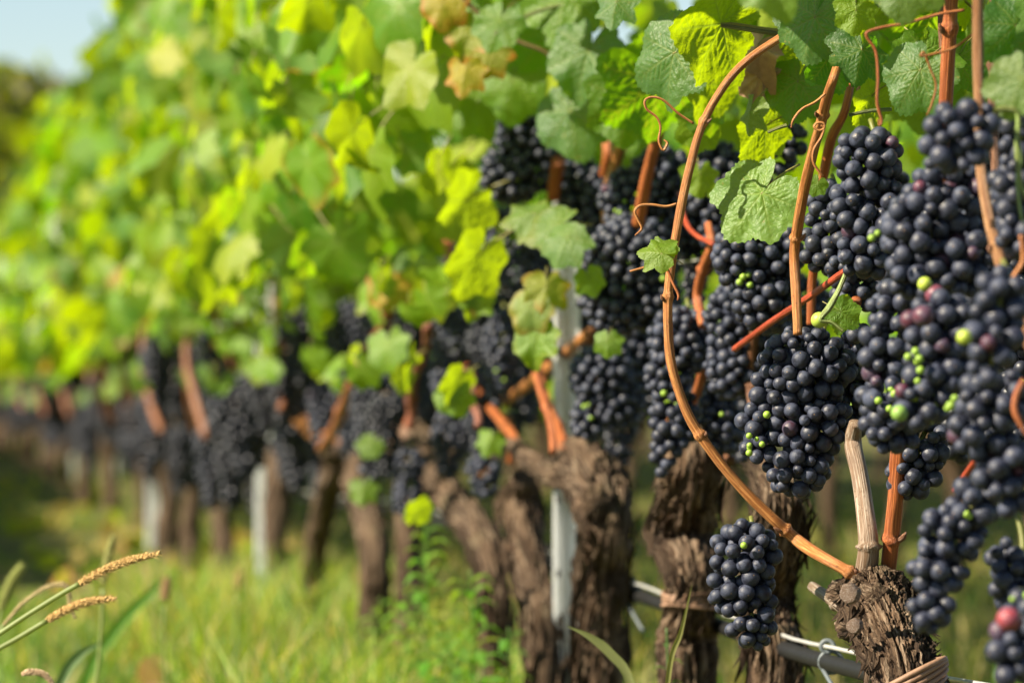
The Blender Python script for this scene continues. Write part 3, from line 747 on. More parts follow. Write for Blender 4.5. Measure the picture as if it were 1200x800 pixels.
# canopy of the near vines: one object per leaf where the photo shows it, a joined mass above the frame
bounds = []
for i, v in enumerate(NEAR):
    a = 2.45 if i == 0 else (ys[i-1]+ys[i])/2; b = (ys[i]+ys[i+1])/2 if i < len(NEAR)-1 else YSTART_GEN-.28
    bounds.append((a, b))
LEAFN = 0
def canopy(e, a, b, zmin, dens=470, front=True):
    global LEAFN
    n = int((b-a)*dens*(1.42-zmin)/.86); mass = []; cnt = 0
    sm = canopy_sampler(zmin, 1.42, .5)
    for _ in range(n):
        x, y, z = sm(); y = a+(y+.5)*(b-a); x += ROW
        if not front and x < .74 and z < .86: x = rng.uniform(.76, .95)
        if z < zmin+.05 and rng.random() < .35: continue
        if x < .86 and y < 7:
            d = Vector((x, y, z))-CAM; zz = d.dot(F); px = 600+d.dot(R)/zz*FPX; py = 400-d.dot(U)/zz*FPX
            if py > np.interp(px, [470, 510, 560, 575, 650, 665, 710, 730, 1000], [330, 230, 200, 85, 85, 150, 150, 90, 110]): continue
        nn = Vector((-1, -.15, .40))+Vector(rng.normal(0, .75, 3)); tp = Vector((rng.normal(0, .45), rng.normal(0, .45), -1))
        if x > ROW+.05: nn.x *= -1
        if in_view((x, y, z)) and cnt < 290:
            add_leaf(e, (x, y, z), tp, nn, rng.uniform(.055, .105)); cnt += 1; LEAFN += 1
        else: mass.append((x-e.location.x, y-e.location.y, z))
    if mass:
        it = iter(mass); me = leaf_mass(len(mass), lambda: next(it)); f = put('foliage', me, e, loc=e.location); f['kind'] = 'stuff'
for v, (a, b) in zip(NEAR, bounds):
    canopy(v, a, b, .68 if b < 4.6 else (.62 if b < 5.3 else .57), 420 if b < 4.3 else 470, b > 4.2)
# stray leaves hanging in the fruit zone of the nearer vines
for v, (a, b) in zip(NEAR[4:], bounds[4:]):
    for _ in range(9):
        o = (rng.uniform(.53, .6), rng.uniform(a, b), rng.uniform(.46, .6))
        add_leaf(v, o, (rng.normal(0, .5), rng.normal(0, .5), -1), (-1, -.4+rng.normal(0, .5), .4), rng.uniform(.035, .06), col=(.12, .25, .014, random.choice([1, 1, .8])))
y = YSTART_GEN; i = 0; FARV = []
while y < 42:
    if i < 3:   # still leaf by leaf
        e = far_vine(ROW+rng.normal(0, .015), y, ['stout blurred vine just left of the slender sunlit vine', 'blurred vine standing between the bluish post and the pale post', 'small blurred vine just left of the pale steel post'][i], 'blurred vines beyond the slender sunlit one', i, False)
        canopy(e, y-.3 if i == 0 else y-.55, y+.55, .56, 470)
    else: e = far_vine(ROW+rng.normal(0, .02), y, 'tiny blurred vine far down the near row at the left', 'blurred vines at the far end of the near row', i)
    FARV.append(e); y += (rng.uniform(1.02, 1.15) if i < 2 else rng.uniform(.82, 1.08)); i += 1

# ------------------------------------------------------------------ leaves of the near vine, placed one by one
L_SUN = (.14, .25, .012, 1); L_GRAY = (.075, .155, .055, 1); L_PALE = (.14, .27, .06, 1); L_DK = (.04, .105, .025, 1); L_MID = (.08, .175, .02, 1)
def hero(e, px, py, Z, size_px, ang, yaw=0., pitch=0., col=L_MID, var=0, back=False, name='leaf', me=None):
    """petiole junction at px,py; ang = direction the tip points in the picture (deg, 0 right, 90 up)"""
    if 700 < px < 950 and 2.6 < Z < 3.4: Z = Z+.20
    if back: yaw = abs(yaw)*.3+.75; pitch = -.5; size_px *= 1.12
    o = P(px, py, Z); a = math.radians(ang); t = R*math.cos(a)+U*math.sin(a)
    n = -F+R*yaw+U*pitch
    if back: n = -n
    t = t-F*0.0
    m = leaf_mat(o, t-n.normalized()*t.dot(n.normalized())*1.0, n, size_px*Z/FPX)
    ob = put(name, me or HI[var], e, mat4=m, color=col); return ob
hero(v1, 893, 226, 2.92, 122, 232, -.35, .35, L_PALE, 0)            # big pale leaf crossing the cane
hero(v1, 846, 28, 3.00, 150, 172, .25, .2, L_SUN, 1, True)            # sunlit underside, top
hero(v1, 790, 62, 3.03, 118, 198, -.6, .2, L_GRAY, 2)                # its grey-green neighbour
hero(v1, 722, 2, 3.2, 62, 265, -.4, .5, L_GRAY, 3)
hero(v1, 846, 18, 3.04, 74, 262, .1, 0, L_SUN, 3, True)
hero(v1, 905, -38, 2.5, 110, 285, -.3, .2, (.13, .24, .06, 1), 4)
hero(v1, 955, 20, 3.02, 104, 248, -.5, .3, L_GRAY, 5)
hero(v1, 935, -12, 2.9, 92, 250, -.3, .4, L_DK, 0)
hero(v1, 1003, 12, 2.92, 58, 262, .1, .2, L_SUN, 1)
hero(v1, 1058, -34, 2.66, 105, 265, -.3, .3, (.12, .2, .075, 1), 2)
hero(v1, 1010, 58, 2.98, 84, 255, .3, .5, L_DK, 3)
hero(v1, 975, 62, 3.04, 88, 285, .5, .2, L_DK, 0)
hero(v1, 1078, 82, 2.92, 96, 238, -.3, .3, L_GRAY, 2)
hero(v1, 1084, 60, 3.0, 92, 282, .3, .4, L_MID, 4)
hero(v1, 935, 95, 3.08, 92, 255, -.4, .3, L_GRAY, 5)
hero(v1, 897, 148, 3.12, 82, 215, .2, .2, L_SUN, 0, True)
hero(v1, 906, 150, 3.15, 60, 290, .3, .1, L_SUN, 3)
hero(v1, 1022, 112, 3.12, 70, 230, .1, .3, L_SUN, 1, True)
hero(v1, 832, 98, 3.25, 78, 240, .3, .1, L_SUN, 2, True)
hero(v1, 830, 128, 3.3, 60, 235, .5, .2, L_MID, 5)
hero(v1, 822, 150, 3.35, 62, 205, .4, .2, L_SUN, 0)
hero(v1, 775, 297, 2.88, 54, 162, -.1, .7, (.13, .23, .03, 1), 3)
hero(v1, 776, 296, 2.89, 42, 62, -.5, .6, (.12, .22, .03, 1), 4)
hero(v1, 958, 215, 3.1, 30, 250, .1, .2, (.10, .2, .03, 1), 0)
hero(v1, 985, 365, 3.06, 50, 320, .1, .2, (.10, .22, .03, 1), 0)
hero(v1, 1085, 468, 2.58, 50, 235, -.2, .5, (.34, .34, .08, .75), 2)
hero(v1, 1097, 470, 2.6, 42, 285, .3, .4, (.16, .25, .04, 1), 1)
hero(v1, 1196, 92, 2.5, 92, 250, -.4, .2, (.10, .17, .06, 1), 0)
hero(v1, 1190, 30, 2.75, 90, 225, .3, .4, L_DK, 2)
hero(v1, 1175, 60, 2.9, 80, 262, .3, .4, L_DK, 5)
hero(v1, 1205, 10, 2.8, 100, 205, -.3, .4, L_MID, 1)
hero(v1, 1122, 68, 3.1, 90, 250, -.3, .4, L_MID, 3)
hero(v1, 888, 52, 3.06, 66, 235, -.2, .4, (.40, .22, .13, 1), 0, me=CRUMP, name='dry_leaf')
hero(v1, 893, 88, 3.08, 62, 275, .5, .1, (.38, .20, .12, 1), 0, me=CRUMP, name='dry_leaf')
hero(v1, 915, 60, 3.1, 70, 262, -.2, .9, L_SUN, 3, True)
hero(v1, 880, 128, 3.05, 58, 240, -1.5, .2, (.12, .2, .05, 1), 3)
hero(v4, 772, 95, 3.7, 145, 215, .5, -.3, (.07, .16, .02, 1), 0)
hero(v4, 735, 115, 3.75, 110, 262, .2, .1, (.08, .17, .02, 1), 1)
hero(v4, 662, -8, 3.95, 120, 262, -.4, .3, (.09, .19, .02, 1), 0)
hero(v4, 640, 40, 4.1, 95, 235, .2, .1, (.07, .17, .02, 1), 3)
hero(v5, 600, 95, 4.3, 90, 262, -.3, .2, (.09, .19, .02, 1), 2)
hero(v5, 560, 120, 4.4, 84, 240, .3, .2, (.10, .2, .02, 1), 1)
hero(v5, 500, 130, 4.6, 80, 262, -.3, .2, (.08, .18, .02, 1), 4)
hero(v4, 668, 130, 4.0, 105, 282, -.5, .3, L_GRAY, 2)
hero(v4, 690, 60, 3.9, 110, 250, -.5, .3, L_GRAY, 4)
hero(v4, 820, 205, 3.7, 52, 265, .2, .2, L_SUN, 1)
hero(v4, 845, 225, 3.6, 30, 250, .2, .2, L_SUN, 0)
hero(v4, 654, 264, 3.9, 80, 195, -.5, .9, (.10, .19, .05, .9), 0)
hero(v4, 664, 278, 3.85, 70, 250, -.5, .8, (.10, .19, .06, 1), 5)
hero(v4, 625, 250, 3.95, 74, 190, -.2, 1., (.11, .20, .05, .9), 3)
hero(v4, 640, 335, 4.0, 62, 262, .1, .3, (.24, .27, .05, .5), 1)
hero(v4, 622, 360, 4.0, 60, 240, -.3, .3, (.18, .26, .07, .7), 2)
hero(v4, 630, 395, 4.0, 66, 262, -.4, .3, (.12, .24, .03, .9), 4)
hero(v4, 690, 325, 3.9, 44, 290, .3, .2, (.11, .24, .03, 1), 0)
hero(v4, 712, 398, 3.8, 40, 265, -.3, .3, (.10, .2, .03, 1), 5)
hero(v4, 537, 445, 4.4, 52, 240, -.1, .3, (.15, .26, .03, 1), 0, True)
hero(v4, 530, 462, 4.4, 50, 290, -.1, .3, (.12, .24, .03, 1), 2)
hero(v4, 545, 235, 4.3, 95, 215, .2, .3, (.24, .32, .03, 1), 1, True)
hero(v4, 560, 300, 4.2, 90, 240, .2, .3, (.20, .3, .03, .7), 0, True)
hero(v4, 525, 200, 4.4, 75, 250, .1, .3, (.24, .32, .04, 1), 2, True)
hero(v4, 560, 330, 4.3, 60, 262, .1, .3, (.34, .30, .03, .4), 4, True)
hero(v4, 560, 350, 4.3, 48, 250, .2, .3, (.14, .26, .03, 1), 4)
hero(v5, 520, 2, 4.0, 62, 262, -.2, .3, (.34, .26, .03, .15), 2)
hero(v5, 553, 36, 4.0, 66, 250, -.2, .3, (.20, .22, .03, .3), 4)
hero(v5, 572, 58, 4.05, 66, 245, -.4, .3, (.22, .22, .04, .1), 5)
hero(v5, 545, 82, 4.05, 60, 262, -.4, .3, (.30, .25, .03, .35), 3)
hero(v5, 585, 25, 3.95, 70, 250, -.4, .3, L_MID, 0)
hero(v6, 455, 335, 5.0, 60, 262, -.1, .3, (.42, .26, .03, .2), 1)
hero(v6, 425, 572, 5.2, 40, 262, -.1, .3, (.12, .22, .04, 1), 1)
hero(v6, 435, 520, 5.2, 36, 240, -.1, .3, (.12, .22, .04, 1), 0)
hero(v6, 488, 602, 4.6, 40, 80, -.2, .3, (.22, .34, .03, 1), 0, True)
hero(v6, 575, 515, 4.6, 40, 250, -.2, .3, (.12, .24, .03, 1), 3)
# young shoot crossing in front of the autumn leaves, plus canopy shoots
cane(v5, [(535, -10, 7), (560, 15, 6), (600, 45, 5.5), (640, 62, 5), (662, 84, 5)], None, 4.0, (.20, .14, .05, 1), 'shoot')
cane(v5, [(580, 40, 5), (610, 22, 5), (640, 10, 5), (668, 4, 5)], None, 3.95, (.18, .22, .05, 1), 'shoot')
cane(v1, [(995, 135, 4.5), (1020, 130, 4.5), (1045, 128, 4.5)], None, 3.0, (.13, .17, .05, 1), 'leaf_stalk')
cane(v1, [(900, 155, 4), (912, 150, 4), (922, 147, 5)], None, 3.1, (.20, .24, .06, 1), 'leaf_stalk')
cane(v1, [(1165, 130, 8), (1180, 128, 7), (1193, 135, 6), (1192, 175, 6), (1196, 215, 6), (1204, 235, 6)], None, 2.5, (.22, .27, .06, 1), 'shoot')

# ------------------------------------------------------------------ hero bunches
def B(*a, **k):
    if 'purple' in k: k['purple'] *= .25
    k['green'] = 0
    k['greens'] = [(x, y, max(1, int(n*.7))) for x, y, n in k.get('greens', ())]
    return bunch(*a, **k)
B([(872, 650, 43, 42), (868, 685, 41, 44), (880, 722, 34, 40), (885, 745, 22, 22)], 'neat cone-shaped bunch hanging alone below the arching cane', .668, -.22, greens=((862, 640, 2),), purple=.0, green=0, stem=(880, 605), depth=.8)
B([(945, 432, 58, 52), (948, 490, 50, 50), (935, 540, 42, 46), (890, 505, 30, 40), (912, 460, 36, 40)], 'sharp dark bunch with a green berry on top, left wing of tiny green berries', .665, 0, greens=((885, 515, 7), (872, 524, 4), (908, 490, 1)), purple=.02, stem=(968, 362))
B([(1018, 190, 42, 46), (1005, 240, 34, 44), (1035, 250, 40, 46), (1020, 295, 42, 34)], 'upper bunch directly beneath the tendril, left of the tall orange cane', .655, .02, purple=.04, stem=(1020, 140))
B([(1130, 150, 48, 36), (1120, 175, 44, 32)], 'round knob of berries topping the big front mass between two canes', .635, -.07, purple=.0, stem=(1165, 128))
B([(1108, 235, 52, 50), (1075, 270, 46, 46), (1122, 300, 56, 50), (1075, 320, 40, 34)], 'broad front bunch with reddish berries below the topmost knob', .645, 0, purple=.10, green=.01, greens=((1028, 282, 3),), stem=(1120, 180))
B([(1060, 360, 46, 40), (1040, 410, 38, 48), (1048, 465, 44, 48), (1045, 500, 38, 32)], 'long bunch down the left edge of the front mass, tiny green berries at its foot', .645, 0, purple=.05, greens=((1052, 462, 9), (1040, 478, 5), (1062, 450, 4)), stem=(1070, 330))
B([(1105, 385, 50, 46), (1100, 435, 44, 44), (1080, 470, 36, 36)], 'front bunch with the single red berry, just above the little yellowish leaf', .638, -.04, purple=.12, green=.02, greens=((1075, 415, 6), (1072, 440, 4)), stem=(1110, 345))
B([(1172, 350, 36, 40), (1165, 395, 38, 44), (1162, 428, 28, 26)], 'bunch hanging right of the front mass with one pale green berry at its side', .628, -.03, purple=.08, greens=(), stem=(1175, 305))
B([(1165, 470, 48, 44), (1150, 500, 42, 40), (1175, 545, 40, 42), (1190, 585, 24, 30)], 'shaded lower bunch at right, below the one with the pale green berry', .638, 0, purple=.08, green=.01, greens=((1110, 474, 5),), stem=(1165, 425))
B([(1140, 590, 36, 32), (1115, 625, 44, 36), (1100, 665, 38, 36), (1090, 710, 30, 34)], 'slanting free-hanging bunch right of the near vine stump', .64, 0, purple=.0, greens=((1143, 598, 4),), stem=(1168, 588))
B([(1190, 680, 34, 42), (1178, 655, 26, 26)], 'dark bunch at the right edge beside the slanting one', .66, .05, purple=.02, stem=(1192, 600))
B([(1185, 765, 32, 45), (1195, 730, 30, 40)], 'bottom right corner bunch with a red berry', .632, -.05, purple=.16, greens=((1195, 705, 4),), stem=(1195, 690))
B([(1078, 520, 40, 36), (1070, 555, 34, 32)], 'shaded black bunch behind the orange cane above the near stump', .70, .12, purple=.0, stem=(1080, 480))
B([(1196, 160, 30, 46), (1190, 215, 34, 46), (1195, 270, 30, 40)], 'bunch cut by the right edge behind the green hanging stalk', .65, .05, purple=.10, stem=(1190, 110))
B([(1160, 270, 40, 50), (1150, 330, 44, 50)], 'dark bunch behind the tan cane at right', .66, .10, purple=.05, stem=(1155, 215))
B([(975, 250, 34, 40), (965, 290, 30, 34)], 'shadowed bunch tucked left of the upper bunch, behind the orange cane', .68, .10, purple=0, stem=(975, 205))
B([(1000, 300, 40, 40), (1000, 335, 30, 34)], 'bunch in shadow behind the small bright leaf', .69, .12, purple=0, stem=(1000, 262))
B([(1000, 455, 36, 60), (1005, 410, 26, 36)], 'bunch in shade between the sharp dark bunch and the front mass', .69, .08, purple=0, stem=(1000, 370))
B([(910, 300, 34, 44), (895, 345, 40, 50), (870, 300, 38, 40)], 'bunch below the big pale leaf, tiny green berries on its face', .70, .05, purple=.0, greens=((872, 330, 7),), stem=(890, 258))
B([(870, 375, 46, 50), (905, 420, 34, 44), (860, 430, 36, 40)], 'bunch crossed by the straight red stub', .715, .10, purple=0, stem=(872, 325))
B([(905, 180, 32, 30), (925, 165, 24, 30)], 'small bunch in shade above the big pale leaf', .72, .12, purple=0, stem=(905, 150))
B([(846, 500, 28, 36), (840, 470, 22, 28)], 'small bunch between the arching cane and the second vine', .72, .06, purple=0, greens=((845, 482, 1),), stem=(845, 445))
B([(800, 400, 42, 44), (785, 440, 30, 40), (790, 490, 30, 46), (778, 530, 18, 30)], 'long narrow bunch hanging above the third vine head', .70, -.03, purple=0, greens=((770, 462, 1),), stem=(805, 350))
B([(742, 300, 54, 50), (725, 350, 46, 44), (760, 350, 40, 40)], 'big rounded bunch left of the arching cane beside the toothed leaf', .69, .0, purple=0, greens=((768, 320, 2),), stem=(740, 250))
B([(775, 215, 44, 44), (805, 250, 36, 50), (740, 235, 40, 40)], 'bunch between the orange canes under the upper leaves', .71, .1, purple=.03, greens=((725, 245, 5),), stem=(780, 170))
B([(840, 215, 40, 50), (850, 270, 30, 40)], 'dark bunch behind the cane, left of the big pale leaf', .74, .15, purple=0, stem=(840, 165))
B([(705, 440, 40, 40), (722, 470, 34, 36), (690, 490, 24, 30)], 'bunch hanging right of the top of the near steel post', .70, 0, purple=.0, greens=((686, 490, 3), (685, 470, 3)), stem=(710, 395))
B([(745, 420, 34, 44), (740, 380, 36, 36)], 'shadowed bunch right of the near steel post', .73, .12, purple=0, stem=(745, 345))
B([(690, 235, 40, 44), (705, 280, 38, 46), (670, 200, 28, 34)], 'bunch beside the short rust stub in the middle of the row', .71, .06, purple=.02, greens=((703, 238, 3),), stem=(690, 190))
B([(612, 160, 34, 34), (600, 205, 42, 36), (630, 190, 30, 40)], 'highest bunch of the middle row, poking up among the leaves', .66, -.06, purple=.02, stem=(620, 115))
B([(598, 280, 40, 40), (610, 320, 30, 30)], 'bunch below the flat green leaf, left of the post top', .70, 0, purple=.02, stem=(600, 235), inner=False)
B([(640, 300, 34, 44), (655, 355, 26, 36)], 'dark bunch behind the yellowing leaves left of the post', .73, .12, purple=.0, stem=(640, 250), inner=False)
B([(536, 395, 32, 40), (530, 440, 26, 40)], 'blurred bunch above the bright lobed leaf', .69, 0, purple=0, stem=(540, 350), inner=False)
B([(588, 400, 24, 40), (585, 445, 16, 34)], 'narrow blurred bunch left of the yellowing leaf', .69, 0, purple=0, greens=((580, 440, 4),), stem=(590, 355), inner=False)
B([(530, 510, 26, 34), (525, 540, 18, 24)], 'small blurred bunch below the bright lobed leaf', .69, 0, purple=0, stem=(532, 475), inner=False)
B([(478, 545, 24, 22), (478, 580, 19, 30)], 'blurred bunch hanging lowest beside the tall weed', .66, -.1, purple=0, stem=(480, 518), inner=False)
B([(567, 552, 22, 22), (570, 570, 16, 16)], 'short blurred bunch over the leaning vine', .68, -.05, purple=0, stem=(566, 528), inner=False)
B([(462, 400, 32, 40), (470, 455, 34, 50), (455, 500, 26, 34)], 'long blurred bunch right of the slanting orange arm', .69, 0, purple=.03, stem=(468, 355), inner=False)
B([(432, 455, 28, 50), (436, 500, 20, 30)], 'blurred bunch right behind the slanting orange arm', .70, .1, purple=.03, stem=(432, 400), inner=False)
B([(412, 390, 26, 40), (408, 430, 20, 34)], 'blurred bunch left above the slanting orange arm', .69, 0, purple=.03, stem=(414, 345), inner=False)
B([(350, 420, 24, 44), (345, 460, 18, 34)], 'blurred bunch above the slender sunlit vine', .67, 0, purple=.03, stem=(350, 372), inner=False)
B([(383, 470, 24, 44), (380, 505, 16, 24)], 'blurred bunch at the head of the slender sunlit vine', .67, 0, purple=.03, stem=(383, 420), inner=False)
# the green berry on top of the sharp bunch and other singles belong to their bunches
def extra(e_label, px, py, Z, r, col):
    for o in S.objects:
        if o.get('label') == e_label:
            place_berry('grape', o, P(px, py, Z), r, (.2, -1, .1), BM[0], col); return
extra('sharp dark bunch with a green berry on top, left wing of tiny green berries', 960, 375, Zr(945, .665)-.035, .0060, (.33, .44, .06, .15))
extra('sharp dark bunch with a green berry on top, left wing of tiny green berries', 1001, 393, Zr(945, .665)-.03, .0066, (.012, .013, .024, .5))
extra('front bunch with the single red berry, just above the little yellowish leaf', 1082, 370, Zr(1105, .638)-.075, .0064, (.09, .028, .045, .6))
extra('front bunch with the single red berry, just above the little yellowish leaf', 1054, 484, Zr(1105, .638)-.06, .0050, (.20, .34, .06, .15))
extra('bunch hanging right of the front mass with one pale green berry at its side', 1130, 395, Zr(1172, .628)-.055, .0042, (.38, .48, .06, .1))
extra('broad front bunch with reddish berries below the topmost knob', 1084, 333, Zr(1108, .645)-.06, .0044, (.38, .48, .06, .1))
extra('broad front bunch with reddish berries below the topmost knob', 1096, 345, Zr(1108, .645)-.06, .0062, (.15, .035, .055, .4))
extra('bottom right corner bunch with a red berry', 1182, 725, Zr(1185, .632)-.13, .0064, (.26, .04, .05, .35))
# stalk arching over the sharp bunch
be = [o for o in S.objects if o.get('label', '').startswith('sharp dark bunch')][0]
cane(be, [(992, 318, 5.5), (983, 340, 6), (972, 360, 8), (962, 374, 6), (975, 378, 4), (988, 388, 4)], None, 3.04, (.26, .32, .09, 1), 'stalk')
# dark filler bunches behind the fruit wall
TPL = []
def tpl(i):
    g = np.random.default_rng(300+i); H = .045+.02*g.random()
    L = [(np.array([0, 0, -.03]), .030, .027, .032), (np.array([g.uniform(-.006, .006), 0, -.03-H*.7]), .026, .023, .034), (np.array([g.uniform(-.006, .006), 0, -.03-H*1.4]), .016, .015, .024)]
    if i % 2: L.append((np.array([g.choice([-1, 1])*.022, 0, -.04]), .018, .017, .022))
    return pack(L, .0066, 130, False, None)
TPL = [tpl(i) for i in range(5)]
def joined_bunch(i):
    pos, rad, _ = TPL[i]; n = len(pos)
    V = (IV2[None]*rad[:, None, None]+pos[:, None]).reshape(-1, 3); Fc = (IF2[None]+np.arange(n)[:, None, None]*len(IV2)).reshape(-1, 3)
    return mesh('grape_bunch', V, Fc, M_GRAPE)
JB = [joined_bunch(i) for i in range(5)]
def small_bunch(p, label, group, i=None, big=1.):
    o = put('grape_bunch', JB[random.randrange(5) if i is None else i], None, loc=p, color=(.010, .011, .018, random.uniform(.1, .5)))
    o.rotation_euler.z = rng.uniform(0, 6.28); s = rng.uniform(.85, 1.15)*big; o.scale = (s, s, s)
    tag(o, label, 'grape bunch', group); return o
for k in range(66):
    y = rng.uniform(2.6, 6.9) if k > 22 else rng.uniform(2.6, 3.7); x = rng.uniform(.76, .90)
    small_bunch((x, y, rng.uniform(.47, .66)), 'bunch in deep shadow at the back of the fruit wall', 'shadowed bunches at the back of the fruit wall')
for k in range(26):
    y = rng.uniform(4.9, 7.6); x = rng.uniform(.60, .80)
    small_bunch((x, y, rng.uniform(.43, .58)), 'blurred dark bunch among the middle vines', 'blurred bunches on the middle vines')
for e in FARV:
    for k in range(14 if e.location.y < 14 else (8 if e.location.y < 22 else (5 if e.location.y < 31 else 0))):
        small_bunch((e.location.x+rng.uniform(-.14, .08), e.location.y+rng.uniform(-.58, .58), rng.uniform(.37, .61)), 'tiny blurred bunch on the far vines at the left' if e.location.y > 10.5 else 'blurred bunch on the vines beyond the bluish post',
                    'blurred bunches on the far vines' if e.location.y > 10.5 else 'blurred bunches beyond the bluish post', None, 1.28)
# ------------------------------------------------------------------ steel posts, wires, hose
def post_mesh(H=1.45):
    w, d, t = .0145, .022, .003
    prof = [(-w, -d), (-w+.004, -d), (-w+.004, -.006), (-.004, -.002), (-.004, .004), (.004, .004), (.004, -.002), (w-.004, -.006), (w-.004, -d), (w, -d), (w, .0), (.006, .009), (-.006, .009), (-w, .0)]
    n = len(prof); zs = np.linspace(-.2, H, 12); V = [(x, y, z) for z in zs for x, y in prof]
    Fq = [(a*n+i, a*n+(i+1) % n, (a+1)*n+(i+1) % n, (a+1)*n+i) for a in range(len(zs)-1) for i in range(n)]
    Fq.append(tuple(range((len(zs)-1)*n, len(zs)*n))); Fq.append(tuple(range(n-1, -1, -1)))
    return mesh('post_profile', V, Fq, M_STEEL, False)
PM = post_mesh(); M_HOLE = mat_simple('slot_dark', (.03, .03, .03), .8)
def slot_mesh():
    a = np.linspace(0, 2*PI, 13)[:-1]; V = [(0, 0, 0)]+[(math.cos(t)*.0022, 0, math.sin(t)*.005) for t in a]+[(math.cos(t)*.0022, .002, math.sin(t)*.005) for t in a]
    return mesh('hook_slot', V, [(0, i % 12+1, (i+1) % 12+1) for i in range(12)]+[(i % 12+1, (i+1) % 12+1, (i+1) % 12+13, i % 12+13) for i in range(12)], M_HOLE, False)
SM = slot_mesh()
plabels = ['near galvanised steel trellis post standing between the two middle trunks', 'bluish blurred steel post left of the slender sunlit vine', 'pale blurred steel post furthest left of those clearly visible']
py0 = PX(664, 600, .728).y
for k in range(9):
    y = py0+k*3.42; xx = .728 if k == 0 else (.70 if k < 3 else .77)
    e = empty('trellis_post', (xx, y, 0)); tag(e, plabels[k] if k < 3 else 'tiny blurred steel post far down the near row', 'trellis post', 'steel trellis posts of the near row')
    p = put('post_profile', PM, e, loc=(xx, y, 0)); p.rotation_euler.z = math.radians(-18 if k else -8)
    if k < 3:
        for z in (.17, .25, .33, .41, .49, .57, .73, .9):
            s = put('hook_slot', SM, e, loc=(xx-.0145+.002, y-.0225, z))
def wire(z, x, r, label, sag=.01):
    pts = [(x+.003*math.sin(i*1.3), yy, z-sag*math.sin(PI*(((yy-py0) % 3.42)/3.42))) for i, yy in enumerate(np.arange(py0-3.42, 36, .3))]
    V, Fq, tc = tube_geo(pts, r, 6); o = put('trellis_wire', mesh('trellis_wire', V, Fq, M_WIRE)); return tag(o, label, 'wire', 'wires of the trellis')
wire(.575, .745, .0010, 'thin fruit wire crossing left of the near steel post')
wire(.86, .68, .0012, 'middle foliage wire hidden among the leaves'); wire(1.15, .68, .0012, 'upper foliage wire hidden among the leaves')
HX = .748
def hz(y): return .243+.014*math.sin(y*1.35)+.004*(y-3)
ysx = np.arange(2.2, 30, .08)
V, Fq, tc = tube_geo([(HX+.004*math.sin(y*5), y, hz(y)) for y in ysx], .0068, 12)
tag(put('irrigation_hose', mesh('irrigation_hose', V, Fq, M_HOSE)), 'dusty black irrigation hose running low behind the trunks', 'hose')
V, Fq, tc = tube_geo([(HX-.004+.001*math.sin(y*9), y, hz(y)+.0125+.0015*math.sin(y*14)) for y in ysx], .0017, 8)
tag(put('hose_wire', mesh('hose_wire', V, Fq, M_WIRE)), 'bright galvanised wire carrying the black irrigation hose', 'wire', 'wires of the trellis')
def clip(px, label):
    Z = Zr(px, HX); y = P(px, 700, Z).y; z = hz(y)
    e = empty('hose_clip', (HX, y, z)); tag(e, label, 'clip', 'grey clips holding the hose to its wire')
    for nm, cx, cz, r in (('hose_loop', 0, 0, .0088), ('wire_loop', -.003, .0125, .0048)):
        pts = [(HX+cx+math.cos(a)*r, y+.004*math.sin(a*.5), z+cz+math.sin(a)*r) for a in np.linspace(-.3, 5.9, 20)]
        tube(nm, pts, .0019, M_CLIP, e, 7, raw=True)
    tube('tail', [(HX-.007, y, z-.006), (HX-.004, y-.03, z-.02), (HX+.002, y-.05, z-.035)], .0018, M_CLIP, e, 6, 10)
clip(975, 'grey plastic clip on the hose left of the near stump'); clip(1100, 'grey plastic clip on the hose right of the near stump'); clip(742, 'blurred grey clip on the hose between the third and fourth vines')
# ------------------------------------------------------------------ rows behind and the unseen shading row across the aisle
def far_row(x, y0, y1, step, label, group, sz=1.):
    y = y0; i = random.randrange(9)
    while y < y1:
        e = far_vine(x+rng.normal(0, .02), y, label, group, i); i += 1; e.scale = (1, 1, sz)
        y += step*rng.uniform(.9, 1.1)
far_row(2.45, 7.5, 30, .72, 'out of focus vine of the second row seen between the trunks', 'vines of the second row')
far_row(4.2, 14, 46, .8, 'out of focus vine of the third row behind', 'vines of the third row')
for _y0, _y1, _s in ((9.5, 15, .92), (15, 40, 1.1)):  # out of view row, its start and height shaped to shade the far trunks
  far_row(-1.18, _y0, _y1, .62, 'unseen vine across the grass aisle, shading the far row', 'unseen shading vines across the aisle', _s)
